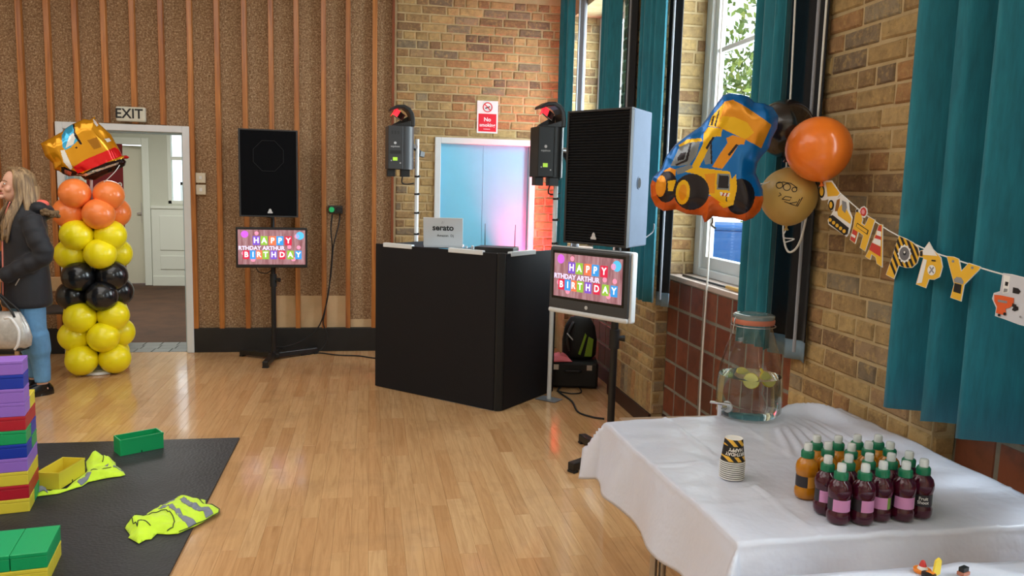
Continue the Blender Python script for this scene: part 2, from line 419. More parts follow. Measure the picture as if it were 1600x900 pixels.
# lighter repair boards low on the wall
LP = M('pale_plywood', (206, 176, 136), .7, var=.08, vs_=8, bump=.1)
for a, b, zt in ((bx[4], bx[5], .514), (bx[5], bx[6], .514), (bx[6], bx[7], .514), (bx[7], bx[8], .293), (bx[8], .2, .293)):
    MB().box(a+.021, b-.021, YS-.006, YS+.002, .218, zt).build('repair_board', LP, ws, bevel=.001)
SKIRT = M('black_skirting_paint', (20, 20, 22), .5, var=.3, vs_=9, bump=.05, bs=30)
struct(MB().box(hit(301, 530, 1, YF).x, .58, YF, YS+.002, 0, .218).build('baseboard_back', SKIRT, bevel=.004))
struct(MB().box(-6.5, -2.63, YF, YS+.002, 0, .218).build('baseboard_back_left', SKIRT, bevel=.004))
# doorway frame
fx0, fx1, fz = -2.622, -1.546, 2.007
dr = struct(MB().box(fx0, ox0, YF-.012, 7.66, 0, fz).box(ox1, fx1, YF-.012, 7.66, 0, fz).box(ox0, ox1, YF-.012, 7.66, oz1, fz).build('door_2', FRAMEW, bevel=.004))
PBLUE = M('pale_blue_edge_paint', (168, 196, 208), .4)
MB().box(ox1-.014, ox1, YF+.03, 7.6, 0, oz1-.01).build('door_stop', PBLUE, dr)
MB().box(ox0, ox0+.014, YF+.03, 7.6, 0, oz1-.01).build('door_stop', PBLUE, dr)
MB().box(ox0+.014, ox1-.014, YF+.03, 7.6, oz1-.014, oz1).build('door_stop', PBLUE, dr)

# ---- corridor behind the doorway
CW = M('corridor_wall_paint', (196, 198, 184), .7, var=.03, vs_=2); CT = M('corridor_trim_paint', (220, 224, 214), .45)
YC = 12.25
fc = struct(MB().box(-5.6, -1.2, 7.92, YC+.3, -.1, 0).build('floor_corridor', M('brown_carpet', (72, 46, 26), .9, var=.35, vs_=4, bump=.3, bs=200)))
GT = M('grey_threshold_tile', (112, 116, 112), .5, var=.12, vs_=5, rv=.3)
th = struct(MB().box(-2.9, -1.3, 7.47, 7.92, -.1, -.006).build('floor_threshold', M('dark_grout', (52, 50, 46), .9)))
for i in range(9):
    for j in range(3):
        MB().box(-.072, .072, -.072, .072, -.006, .0015).build('tile', GT, th, bevel=.002).location = (-2.75+i*.15+(.02 if j % 2 else 0), 7.545+j*.15, 0)
wn0, wn1, wnz0, wnz1 = -2.86, -2.30, 1.19, 2.30
wc = struct(MB().box(-5.6, -3.95, YC, YC+.2, 0, 2.7).box(-3.95, -3.17, YC, YC+.2, 2.04, 2.7).box(-3.17, wn0, YC, YC+.2, 0, 2.7).box(wn1, -1.2, YC, YC+.2, 0, 2.7)
     .box(wn0, wn1, YC, YC+.2, 0, wnz0).box(wn0, wn1, YC, YC+.2, wnz1, 2.7).build('wall_corridor_end', CW))
struct(MB().box(-1.4, -1.2, 7.62, YC, 0, 2.7).build('wall_corridor_right', CW))
struct(MB().box(-4.4, -4.2, 7.62, YC, 0, 2.7).build('wall_corridor_left', CW))
struct(MB().box(-4.4, -1.2, 7.62, YC+.2, 2.7, 2.8).build('ceiling_corridor', CW))
d3 = struct(MB().box(-4.03, -3.93, YC-.03, YC+.1, 0, 2.12).box(-3.2, -3.10, YC-.03, YC+.1, 0, 2.12).box(-3.93, -3.2, YC-.03, YC+.1, 2.02, 2.12).build('door_3', CT, bevel=.01))
lf = MB().box(0, .70, -.02, .02, .01, 2.01).build('door_leaf', M('cream_door_paint', (206, 202, 182), .5), d3, bevel=.003); lf.location = (-3.92, YC+.05, 0); lf.rotation_euler = (0, 0, R(14))
MB().box(.655, .662, -.035, .035, .9, 1.2).box(.60, .66, -.05, -.03, 1.02, 1.05).build('handle', STEEL, lf)
# panelled dado below the corridor window and its raised mouldings
pn = struct(MB().box(-3.09, -1.42, YC-.03, YC, 0, 1.12).box(-3.09, -1.42, YC-.05, YC, 1.12, 1.16).box(-3.09, -1.42, YC-.045, YC, 0, .14).build('trim_1', CT, bevel=.004))
for a, b in ((-2.98, -2.52), (-2.42, -1.96)):
    MB().box(a, b, YC-.042, YC-.03, .24, .44).box(a, b, YC-.042, YC-.03, .52, 1.02).build('dado_panel', CT, pn, bevel=.006)
w4 = struct(MB().box(wn0, wn0+.05, YC, YC+.1, wnz0, wnz1).box(wn1-.05, wn1, YC, YC+.1, wnz0, wnz1).box(wn0, wn1, YC, YC+.1, wnz0, wnz0+.05).box(wn0, wn1, YC, YC+.1, wnz1-.05, wnz1).box(wn0, wn1, YC+.02, YC+.07, 1.82, 1.87).build('window_4', CT, bevel=.004))
MB().box(wn0+.05, wn1-.05, YC+.04, YC+.044, wnz0+.05, 1.82).build('pane', GLASS, w4); MB().box(wn0+.05, wn1-.05, YC+.04, YC+.044, 1.87, wnz1-.05).build('pane', GLASS, w4)

# ---- right wall: brick piers, tiled panels under recessed windows
WIN = [(5.72, 7.22), (3.14, 4.82), (.56, 2.24), (-2.02, -.34)]
XT, XW, ZS, ZT = 1.90, 2.06, 1.03, 3.1
def pier(name, y0, y1):
    return struct(MB().box(XR, 2.16, y0, y1, 0, 3.6).build(name, MORTAR))
p0 = pier('wall_right_corner', 7.22, 7.50)
lay(p0, XR, XW, 1.03, 3.2, BACKP(7.22), 0, 21); lay(p0, XR, XT, 0.1, 1.0, BACKP(7.22), 0, 22)
p1 = pier('wall_right_pier_far', 4.82, 5.72)
lay(p1, 4.825, 5.715, .32, 3.2, RIGHTP(XR), -math.pi/2, 31)
for k in range(11):
    o = link('brick', BR['v'][k % 4], p1); o.location = (XR, 4.865+k*.0785, .212); o.rotation_euler = (0, 0, -math.pi/2)
lay(p1, XR+.005, XW, 1.03, 3.2, BACKP(4.82), 0, 33); lay(p1, XR+.005, XT, .1, 1.0, BACKP(4.82), 0, 34)
p2 = pier('wall_right_pier_near', 2.24, 3.14)
lay(p2, 2.245, 3.135, .405, 2.65, RIGHTP(XR), -math.pi/2, 41, phase=1); lay(p2, XR+.005, XT, .405, 1.0, BACKP(2.24), 0, 44)
pier('wall_right_pier_back', -.34, .56); pier('wall_right_end', -3, -2.02)
TILE = NT('quarry_tile'); _P = TILE.pos()
_c = TILE.ramp(TILE.rnd(), [(0, (112, 58, 40)), (.3, (138, 76, 52)), (.55, (98, 52, 38)), (.8, (150, 86, 58)), (1, (84, 48, 38))])
TILE.p(Base_Color=TILE.mix(_c, lin((70, 44, 34)), TILE.math('MULTIPLY', TILE.ramp(TILE.noise(16, 4, .6, _P), [(.45, (0, 0, 0)), (.75, (255, 255, 255))]), .55)), Roughness=.48)
TILE.bump(TILE.noise(40, 3, .6, _P), .12, .004)
GROUT = M('grey_grout', (132, 128, 116), .9, var=.12, vs_=20, bump=.3, bs=120)
tb = MB().box(-.003, .012, -.082, .082, -.079, .079); tb.v = [(x if x > 0 else x+(0.0), y, z) for x, y, z in tb.v]
tile_me = MB().add([(0, -.082, -.079), (0, .082, -.079), (0, .082, .079), (0, -.082, .079), (-.004, -.079, -.076), (-.004, .079, -.076), (-.004, .079, .076), (-.004, -.079, .076)],
                   [(0, 1, 5, 4), (1, 2, 6, 5), (2, 3, 7, 6), (3, 0, 4, 7), (7, 6, 5, 4)]).mesh('tile', TILE.m)
SILLM = M('painted_window_sill', (196, 176, 164), .5, var=.1, vs_=7)
for n, (a, b) in enumerate(WIN):
    pan = struct(MB().box(XT+.003, 2.16, a, b, 0, ZS-.03).build(('wall_right_panel_far', 'wall_right_panel_middle', 'wall_right_panel_near', 'wall_right_panel_back')[n], GROUT))
    if n < 3:
        yy = b-.095
        while yy > max(a, 1.15)-.02:
            for k in range(5):
                o = link('tile', tile_me, pan); o.location = (XT+.003, yy, .21+k*.1755)
                if yy-.082 < a: o.scale = (1, max(.2, (yy+.082-a)/.164), 1); o.location.y = (yy+.082+a)/2
            yy -= .183
    struct(MB().box(XT-.012, XW+.06, a+.002, b-.002, ZS-.03, ZS).build('trim_%d' % (n+2), SILLM, bevel=.005))
    struct(MB().box(XR, 2.16, a, b, ZT, 3.6).build(('wall_right_head_far', 'wall_right_head_middle', 'wall_right_head_near', 'wall_right_head_back')[n], MORTAR))
    fw = .085
    m = MB().box(XW, XW+.09, a, a+fw, ZS, ZT).box(XW, XW+.09, b-fw, b, ZS, ZT).box(XW, XW+.09, a+fw, b-fw, ZS, ZS+.05).box(XW, XW+.09, a+fw, b-fw, ZT-.08, ZT)
    wd = struct(m.build('window_%d' % (n+1) if n < 3 else 'window_5', WHITEP, bevel=.006))
    ym = (a+b)/2
    for ya, yb in ((a+fw, ym-.01), (ym+.01, b-fw)):
        s = .055
        zb = [ZS+.05+.075, 1.39, 1.73, 2.07, 2.41, 2.75, ZT-.08-.05]
        sa = MB().box(XW+.02, XW+.07, ya, ya+s, ZS+.05, ZT-.08).box(XW+.02, XW+.07, yb-s, yb, ZS+.05, ZT-.08).box(XW+.02, XW+.07, ya+s, yb-s, ZS+.05, zb[0]).box(XW+.02, XW+.07, ya+s, yb-s, zb[-1], ZT-.08)
        sash = sa.build('sash', WHITEP, wd, bevel=.004)
        for z in (2.05, 2.41): MB().box(XW+.03, XW+.06, ya+s, yb-s, z-.014, z+.014).build('glazing_bar', WHITEP, sash, bevel=.003)
        for z0, z1 in ((zb[0], 2.036), (2.064, 2.396), (2.424, zb[-1])):
            MB().box(XW+.043, XW+.047, ya+s, yb-s, z0, z1).build('pane', GLASS, sash)
    MB().box(XW-.005, XW+.045, ym-.025, ym+.025, ZS+.05, ZT-.08).build('mullion', WHITEP, wd, bevel=.004)
SKR = M('dark_brown_skirting', (58, 34, 26), .5, var=.2, vs_=8)
struct(MB().box(XR-.018, XR+.002, 4.81, 5.73, 0, .105).build('baseboard_right', SKR, bevel=.003))
struct(MB().box(XT-.01, XT+.01, 3.14, 4.80, 0, .11).build('baseboard_right_middle', SKR, bevel=.003))
struct(MB().box(XT-.01, XT+.01, 5.74, 7.22, 0, .11).build('baseboard_right_far', SKR, bevel=.003))
# ================================================================ CURTAINS, RAILS, WINDOW BITS
TEAL = NT('teal_curtain_cloth'); _P = TEAL.pos()
TEAL.p(Base_Color=TEAL.ramp(TEAL.noise(60, 3, .6, TEAL.mapped(_P, scale=(1, 1, .15))), [(.3, (5, 102, 120)), (.7, (14, 122, 140))]), Roughness=.75, Sheen_Weight=.25, Sheen_Roughness=.5)
TEAL.bump(TEAL.noise(400, 2, .5, _P), .15, .002)
BLK = M('blackout_cloth', (20, 21, 26), .8, sheen=.1); HEM = M('pale_lining_cloth', (120, 142, 158), .8); GREYL = M('grey_lining_cloth', (150, 154, 164), .8)
def drape(path, z0, z1, name, mat, parent=None, th=.004, wob=.004, seed=0, nz=14, gather=0.0):
    """cloth hung along a plan path, with slow irregularities down its length"""
    n = len(path); b = MB(); cx = sum(p[0] for p in path)/n; cyy = sum(p[1] for p in path)/n
    for k in range(nz+1):
        t = k/nz; z = z0+(z1-z0)*t
        for i, (x, y) in enumerate(path):
            e = noise.noise(Vector((x*9+seed, y*9, z*.9)))*wob*(1.6-t)
            g = 1-gather*t
            b.v.append((cx+(x-cx)*g+e, cyy+(y-cyy)*(1-gather*.5*t)+e*.5, z+(noise.noise(Vector((y*6, seed, 1)))*.01 if k == 0 else 0)))
    for k in range(nz):
        for i in range(n-1):
            q = k*n+i; b.f.append((q, q+1, q+n+1, q+n)); b.m.append(0)
    return b.build(name, mat, parent, smooth=True, solid=th)
def pleats(y0, y1, xc, amp, n, ph=0, seed=0, per=12, skew=.35):
    r = random.Random(seed); pts = []; N = int(n*per)
    am = [r.uniform(.65, 1.25) for _ in range(n+2)]
    for i in range(N+1):
        t = i/N; a = 2*math.pi*n*(t+.045*math.sin(2*math.pi*1.7*t+seed))+ph; A = amp*am[int(n*t)]
        pts.append((xc+A*math.sin(a), y0+(y1-y0)*t+skew*amp*math.sin(2*a)*.3))
    return pts
def bundle(ya, yb, xc, n, label, seed, lining=True, lin_y=None, z0=.885, amp=.035, lmat=None):
    c = thing('curtain', label, 'curtain', (xc, (ya+yb)/2, z0))
    T = lambda pts: [(x-xc, y-(ya+yb)/2) for x, y in pts]
    cl = drape(T(pleats(ya, yb, xc, amp, n, seed=seed)), 0, 3.22-z0, 'cloth', TEAL.m, c, seed=seed)
    for k in range(n+1): y = ya+(yb-ya)*k/n; MB().tube([(0, y-(ya+yb)/2, 3.205-z0), (0, y-(ya+yb)/2, 3.25-z0)], .006, 6).build('hook', WHITEPL, c)
    if lining:
        la, lb = lin_y; xl = (xc+XR)/2+.03
        lc = thing('curtain_lining' if lmat else 'blackout_curtain', lining, 'curtain', (xl, (la+lb)/2, z0-.03))
        T2 = lambda pts: [(x-xl, y-(la+lb)/2) for x, y in pts]
        P = T2(pleats(la, lb, xl, .022, 2, seed=seed+5))
        drape(P, .085, 3.22-z0+.03, 'cloth', lmat or BLK, lc, seed=seed+2); drape(P, 0, .085, 'hem', HEM, lc, seed=seed+2, nz=2)
        e = MB().tube([(-.045, -(lb-la)/2-.006, .05), (-.045, -(lb-la)/2-.006, 3.22-z0)], .007, 8).build('edge_piping', GREYL, lc)
bundle(6.78, 7.10, 1.69, 4, 'teal curtain hanging in the far corner beside the brick end wall', 1, 'narrow pale grey curtain lining in the far corner behind the teal curtain', (6.74, 6.84), lmat=GREYL)
bundle(5.50, 5.80, 1.69, 4, 'teal curtain on the near side of the far window above the tall loudspeaker', 2, 'black blackout lining beside the far brick pier behind the loudspeaker', (5.36, 5.50))
bundle(4.51, 4.86, 1.67, 4, 'teal curtain between the loudspeaker and the digger balloon', 3, 'black blackout lining on the far edge of the middle window', (4.52, 4.64))
bundle(3.12, 3.38, 1.69, 3, 'teal curtain on the near side of the middle window above the drinks dispenser', 4, 'black blackout lining behind the black and gold balloons', (2.99, 3.28))
bundle(1.30, 2.33, 1.735, 5, 'wide teal curtain at the right edge with the lettered banner hung across it', 5, False, amp=.088)
for n, (a, b) in enumerate(((5.2, 7.2), (2.95, 5.0), (1.1, 2.5))):
    r_ = MB().tube([(1.69, a, 3.262), (1.69, b, 3.262)], .013, 10)
    for y in (a+.05, b-.05): r_.bar((1.69, y, 3.262), (XR, y, 3.30), .02, .02)
    tag(r_.build('curtain_rail', WHITEPL), ('white curtain rail over the far window', 'white curtain rail over the middle window', 'white curtain rail over the near window')[n], 'curtain rail')
# pull cords
def cord(pts, r, name, mat, label, cat):
    return tag(MB().tube(smooth_path(pts, 6), r, 6).build(name, mat, smooth=True), label, cat)
yc = hit(1098, 560, 0, 1.875).y
cord([(1.882, yc+.01, 3.2), (1.875, yc, 2.0), (1.876, yc, 1.1), (1.872, yc, .6), (1.872, yc-.01, .14)], .006, 'blind_cord', STRING, 'white blind cord hanging in front of the red wall tiles', 'cord')
cord([(1.69, 3.12, 3.2), (1.70, 3.09, 2.2), (1.70, 3.07, 1.55), (1.69, 3.04, 1.38), (1.69, 2.98, 1.32), (1.71, 2.93, 1.40), (1.73, 2.92, 1.7), (1.735, 2.92, 2.4), (1.74, 2.92, 3.2)], .0045, 'blind_cord', STRING, 'looped white blind cord hanging beside the black blackout lining', 'cord')
# a bead chain on the window and the pole lying on the sill
b = MB()
for k in range(34): b.ball((2.03, hit(1108, 380, 0, 2.03).y, 1.12+k*.019), .0055, n=6, k=4)
tag(b.build('bead_chain', WHITEPL, smooth=True), 'white bead chain hanging against the middle window frame', 'chain')
pw = thing('window_pole', 'dark rod with a yellow wooden handle lying on the middle window sill', 'pole', (1.93, 4.0, ZS))
MB().tube([(0, .66, .008), (0, .04, .01)], .007, 8).build('rod', BLACKM, pw); MB().tube([(0, .04, .0125), (0, -.14, .0125)], [.010, .0125], 10).build('handle', M('yellow_handle_wood', (202, 160, 84), .5), pw)

# ================================================================ OUTSIDE
struct(MB().box(2.3, 30, -8, 40, -.4, -.3).build('ground_outside', M('pale_paving', (168, 166, 158), .9, var=.15, vs_=1)))
struct(MB().box(-12, 2.3, 12.6, 40, -.4, -.3).build('ground_yard', M('pale_paving', (168, 166, 158))))
LEAF = NT('leaf'); LEAF.p(Base_Color=LEAF.ramp(LEAF.n('ShaderNodeNewGeometry').outputs['Random Per Island'], [(0, (58, 92, 34)), (.5, (104, 140, 52)), (1, (166, 182, 82))]), Roughness=.5, Transmission_Weight=.0)
BARK = M('bark', (84, 66, 50), .9, var=.2, bump=.5, bs=20)
def tree(loc, h, cr, n, label, seed):
    r = random.Random(seed); t = thing('tree', label, 'tree', loc)
    MB().tube([(0, 0, 0), (.05, .03, h*.4), (.0, .1, h*.8)], [.16, .12, .05], 8).build('trunk', BARK, t)
    b = MB()
    blobs = [(Vector((r.uniform(-1, 1)*cr*.7, r.uniform(-1, 1)*cr*.7, h*.62+r.uniform(-.7, .7)*cr)), r.uniform(.35, .6)*cr) for _ in range(16)]
    for k in range(n):
        c, rr = r.choice(blobs); d = Vector((r.gauss(0, 1), r.gauss(0, 1), r.gauss(0, 1))).normalized()
        p = c+d*rr*r.uniform(.6, 1); a = Vector((r.gauss(0, 1), r.gauss(0, 1), r.gauss(0, 1))).normalized(); e = a.cross(d).normalized(); s = r.uniform(.05, .1)
        b.add([p-a*s, p+e*s*.5, p+a*s, p-e*s*.5], [(0, 1, 2, 3)])
    b.build('crown', LEAF.m, t)
tree((7.1, 13.6, -.3), 5.6, 2.0, 6000, 'leafy green tree outside the middle window', 5)
tree((11.5, 15.5, -.3), 5.6, 1.8, 2500, 'pale green tree farther off outside the middle window', 6)
tree((-1.9, 17.0, -.3), 4.2, 1.1, 1600, 'small green tree outside the corridor window', 8)
# blue recycling bins and a parked car
BB = M('blue_bin_plastic', (30, 110, 190), .45)
def wheelie(x, y, rz, label):
    t = thing('wheeled_bin', label, 'bin', (x, y, -.3), rz, 'blue bins outside the middle window')
    t.scale = (1.4,)*3
    MB().add([(-.22, -.26, .1), (.22, -.26, .1), (.22, .26, .1), (-.22, .26, .1), (-.29, -.36, 1.0), (.29, -.36, 1.0), (.29, .36, 1.0), (-.29, .36, 1.0)], [(0, 3, 2, 1), (4, 5, 6, 7), (0, 1, 5, 4), (1, 2, 6, 5), (2, 3, 7, 6), (3, 0, 4, 7)]).build('body', BB, t, bevel=.02)
    MB().box(-.3, .3, -.38, .38, 1.0, 1.05).build('lid', BB, t, bevel=.02); MB().tube([(-.3, .4, .98), (.3, .4, .98)], .02).build('handle', BB, t)
    for sx in (-.24, .24): MB().lathe([(.01, -.03), (.1, -.03), (.1, .03), (.01, .03)], 16, mat=Matrix.Rotation(R(90), 4, 'Y'), c=(sx, .25, .1)).build('wheel', DARKRUB, t)
wheelie(4.5, 9.6, R(-25), 'blue wheeled bin outside the middle window, the left of two'); wheelie(6.2, 10.6, R(-25), 'blue wheeled bin outside the middle window, the right of two')
car = thing('car', 'silver parked car seen low through the middle window', 'car', (5.35, 6.7, -.3), R(-62))
prof = [(-2.0, .35), (-2.05, .7), (-1.9, .95), (-1.1, 1.02), (-.45, 1.42), (.9, 1.42), (1.7, .98), (2.05, .85), (2.05, .35)]
MB().prism(prof, (0, .8, 0), (1, 0, 0), (0, 0, 1), 1.6).build('body', M('silver_car_paint', (168, 174, 176), .25, .6, coat=.5), car, bevel=.06)
MB().prism([(-1.0, 1.0), (-.42, 1.37), (.88, 1.37), (1.5, 1.0)], (0, .812, 0), (1, 0, 0), (0, 0, 1), 1.624).build('side_glass', M('car_glass', (60, 70, 76), .1), car, bevel=.01)
for wx in (-1.3, 1.3):
    for wy in (-.72, .72): MB().lathe([(.16, -.1), (.32, -.1), (.32, .1), (.16, .1)], 24, mat=Matrix.Rotation(R(90), 4, 'X'), c=(wx, wy, .32)).build('wheel', DARKRUB, car)
fence = thing('railing', 'white upright railing outside the corridor window', 'railing', (-3.2, 14.6, -.3))
MB().box(0, 2.0, -.02, .02, 1.75, 1.8).box(0, 2.0, -.02, .02, .4, .45).build('rail', WHITEP, fence)
for k in range(14): MB().box(k*.15, k*.15+.035, -.02, .02, 0, 1.8).build('baluster', WHITEP, fence)
# ================================================================ DJ BOOTH AND WHAT STANDS ON IT
BO = Vector((.05, 6.10, 0)); BA = math.atan2(-.69, .723); BL_, BD_, BH_ = 1.165, .74, 1.105
booth = thing('dj_booth', 'black box-shaped disc jockey booth standing on the wooden floor', 'booth', BO, BA)
BOOTHM = M('matt_black_board', (23, 23, 28), .6, var=.06, vs_=3, spec=.25); BOOTHC = M('black_edge_fabric', (14, 14, 15), .7)
MB().box(.0, BL_-.05, 0, .02, .003, BH_).build('front_panel', BOOTHM, booth, bevel=.003)
MB().prism([(BL_-.048, .002), (BL_-.03, .0), (BL_, .03), (BL_-.002, .048), (BL_-.03, .05), (BL_-.05, .03)], (0, 0, .003), (1, 0, 0), (0, 1, 0), BH_).build('corner_strip', BOOTHC, booth, bevel=.004)
MB().box(BL_-.02, BL_, .05, BD_, .003, BH_-.004).build('side_panel', BOOTHM, booth, bevel=.003)
MB().box(.0, .02, .022, BD_, .003, BH_-.004).build('side_panel', BOOTHM, booth, bevel=.003)
MB().box(.022, BL_-.022, .022, BD_, BH_-.10, BH_-.075).build('shelf', M('pale_blue_shelf', (196, 210, 220), .4), booth, bevel=.003)
CLIP = M('white_edge_clip', (224, 230, 234), .3)
for a, b in ((.08, .36), (.70, 1.0)):
    MB().box(a, b, -.006, .028, BH_-.02, BH_+.012).build('edge_clip', CLIP, booth, bevel=.004)
MB().box(BL_-.028, BL_+.006, .10, .42, BH_-.025, BH_+.008).build('edge_clip', CLIP, booth, bevel=.004)
def bpt(u, v, z=0): return BO + Vector((math.cos(BA)*u-math.sin(BA)*v, math.sin(BA)*u+math.cos(BA)*v, z))
ZSH = BH_-.075
# laptop: lid faces the camera
lap = thing('laptop', 'silver laptop with its printed lid open on the booth', 'laptop', bpt(.405, .31, ZSH+.055), R(-10)); lap.scale = (.87, .87, .87)
LAPM = M('silver_laptop', (205, 206, 208), .35, .1); INK = M('black_ink', (18, 18, 20), .6)
MB().box(-.17, .17, .0, .24, .0, .016).build('base', LAPM, lap, bevel=.004)
ld = MB().box(-.172, .172, -.006, .002, 0, .255).build('lid', LAPM, lap, bevel=.004); ld.location = (0, 0, .014); ld.rotation_euler = (R(12), 0, 0)
MB().text('serato', .072, (0, -.0065, .165), (1, 0, 0), (0, 0, 1), bold=.03).build('lettering', INK, ld)
MB().text('Amazon  Dj', .03, (.02, -.0065, .095), (1, 0, 0), (0, 0, 1), bold=.01).build('lettering', INK, ld)
MB().bar((-.01, -.007, .2), (-.004, -.007, .225), .002, .0008).bar((.0, -.007, .2), (.012, -.007, .228), .002, .0008).build('emblem', INK, ld)
ls = thing('laptop_stand', 'thin dark stand under the laptop on the booth shelf', 'stand', bpt(.405, .31, ZSH), R(-10)); ls.scale = (.87, .87, 1)
MB().box(-.15, .15, .02, .22, .048, .055).build('tray', BLACKP, ls, bevel=.002)
for sx in (-.14, .14): MB().box(sx-.01, sx+.01, .03, .21, 0, .048).build('leg', BLACKP, ls, bevel=.002)
# wireless receiver with two aerials, mixer deck
rc = thing('radio_receiver', 'black radio microphone receiver with two aerials on the booth corner', 'receiver', bpt(1.0, .15, ZSH), BA+R(20))
MB().box(-.14, .14, -.05, .13, .003, .105).build('case', BLACKP, rc, bevel=.004)
for sx in (-.11, .11):
    MB().tube([(sx, .12, .1), (sx*1.02, .12, .26)], [.0035, .002], 6).build('aerial', BLACKM, rc); MB().lathe([(.013, 0), (.013, .012), (.01, .014)], 14, mat=Matrix.Rotation(R(90), 4, 'X'), c=(sx*.3, -.05, .055)).build('knob', STEEL, rc)
mx = thing('mixer_deck', 'low black mixer deck lying flat on the booth shelf', 'mixer', bpt(.68, .50, ZSH), BA)
MB().box(-.2, .2, -.09, .09, .002, .05).build('case', BLACKP, mx, bevel=.004)
for i in range(6):
    for j in range(2): MB().lathe([(.011, .05), (.009, .068)], 12, c=(-.16+i*.062, -.05+j*.08, 0)).build('knob', WHITEPL if j else STEEL, mx)
wd = thing('paper_sheet', 'pale sheet lying on the booth top beside the laptop', 'paper', bpt(.80, .25, ZSH), BA)
MB().box(-.12, .04, -.1, .12, .0, .003).build('sheet', M('paper_white', (222, 228, 232), .7), wd)
cord([bpt(.60, .28, ZSH+.012), bpt(.78, .33, ZSH+.06), bpt(.86, .2, ZSH+.09), bpt(.93, .25, ZSH+.05), bpt(.88, .32, ZSH+.006)], .004, 'audio_cable', DARKRUB, 'black audio cable between the laptop and the receiver', 'cable')

# white uprights left and right of the booth
WPOLE = M('white_pole_paint', (222, 228, 232), .35)
def upright(x, y, h, label):
    t = thing('lighting_pole', label, 'pole', (x, y, 0), BA)
    MB().box(-.085, .085, -.06, .06, 0, .006).build('base_plate', M('grey_steel', (150, 152, 156), .4, .8), t, bevel=.002)
    MB().tube([(0, 0, .006), (0, 0, h)], .0165, 14).build('pole', WPOLE, t, smooth=False, auto=30)
    for z in (1.16, 1.33, 1.48, 1.62): MB().lathe([(.0166, -.007), (.0195, -.007), (.0195, .007), (.0166, .007)], 14, c=(0, 0, z)).box(.015, .032, -.004, .004, z-.006, z+.01).build('cable_tie', BLACKP, t)
    return t
UL, UR = (.375, 6.455), (1.318, 5.60)
upright(*UL, 1.915, 'white lighting pole behind the left end of the booth')
upright(*UR, 1.95, 'white lighting pole at the right end of the booth beside the screen')
GUN = M('gunmetal_plastic', (58, 60, 64), .4); DGUN = M('dark_gunmetal', (30, 31, 33), .4)
REDL = M('red_glowing_lens', (255, 40, 50), .2, emit=2.2); GREENL = M('green_display', (150, 190, 60), .3, emit=.9); MIRR = M('scanner_mirror', (230, 230, 232), .05, 1); PRN = M('grey_print', (200, 202, 205), .5)
def scanner(cx, cy, z0, rz, label, body):
    """moving mirror light: box body with barrel, curved hood and tilted mirror"""
    t = thing('scanner_light', label, 'stage light', (cx, cy, z0), rz)
    H = .38
    MB().box(-.10, .03, -.10, .10, 0, H).build('body', body, t, bevel=.006)
    MB().tube([(.045, .0, 0), (.045, 0, H)], .092, 24).build('barrel', body, t, auto=35)
    # hood: curved shell, open to the front-left
    pr = [(.135, 0), (.137, .06), (.125, .12), (.095, .165), (.045, .19), (-.02, .185), (-.075, .155), (-.085, .13), (-.06, .135), (-.015, .155), (.035, .158), (.07, .135), (.09, .1), (.096, .05), (.096, 0)]
    MB().prism(pr, (0, .075, H), (1, 0, 0), (0, 0, 1), .15).build('hood', DGUN, t, bevel=.01)
    MB().prism([(-.07, 0), (.096, 0), (.096, .1), (.04, .07), (-.03, .03)], (0, .08, H), (1, 0, 0), (0, 0, 1), .012).build('side_cheek', DGUN, t, bevel=.003)
    MB().prism([(-.07, 0), (.096, 0), (.096, .05), (.0, .02)], (0, -.068, H), (1, 0, 0), (0, 0, 1), .012).build('side_cheek', DGUN, t, bevel=.003)
    mi = MB().box(-.05, .05, -.045, .045, -.006, .006).build('mirror', MIRR, t, bevel=.002); mi.location = (.0, -.02, H+.10); mi.rotation_euler = (R(50), R(35), 0)
    MB().box(-.045, -.005, -.04, .04, .007, .010).box(-.052, -.05, -.045, .045, -.03, .01).build('glow', REDL, mi)
    f = -.1015
    MB().text('S S S', .036, (-.04, f, H-.06), (1, 0, 0), (0, 0, 1), bold=.02).build('vent_print', DGUN, t)
    MB().prism(poly_c(10, .012, 0, .005), (-.04, f, H-.155), (1, 0, 0), (0, 0, 1), -.0004).text('equinox', .024, (-.04, f, H-.18), (1, 0, 0), (0, 0, 1), bold=.01).build('maker_print', PRN, t)
    MB().box(-.085, .01, f-.001, f, H-.245, H-.215).build('vent', DGUN, t); MB().box(-.06, -.02, f-.001, f, .075, .105).build('display', GREENL, t)
    MB().box(-.078, -.068, f-.001, f, .07, .08).box(.0, .01, f-.001, f, .05, .06).build('button', PRN, t)
    MB().box(-.098, -.03, -.04, .04, -.065, 0).box(.02, .1, -.04, .04, -.065, 0).build('foot', DGUN, t, bevel=.004)
    MB().lathe([(.022, 0), (.022, .03), (.015, .035)], 16, mat=Matrix.Rotation(R(90), 4, 'Y'), c=(.137, 0, .21)).build('clamp_knob', STEEL, t, auto=30)
    br = MB().bar((.15, 0, .21), (.19, .02, .15), .02, .045).bar((.19, .02, .15), (.235, .05, .14), .03, .05).build('bracket', BLACKM, t, bevel=.003)
    MB().tube(smooth_path([(.04, 0, -.06), (.04, .02, -.12), (.09, .04, -.13), (.15, .05, -.12)], 4), .006, 6).build('lead', DARKRUB, t, smooth=True)
    return t
def place_scanner(pxc, pyb, up, label, body, rz, off):
    z = zat(pxc, pyb, up[0]-off[0], up[1]-off[1]); p = hit(pxc, pyb, 2, z)
    return scanner(up[0]-off[0], up[1]-off[1], z, rz, label, body)
place_scanner(632, 265, UL, 'grey scanner light on the pole to the left of the blue door', GUN, R(6), (.15, .02)).scale = (.9, .9, .88)
place_scanner(851, 277, UR, 'dark scanner light in front of the right end of the blue door', DGUN, R(8), (.085, .02)).scale = (.9, .9, .92)
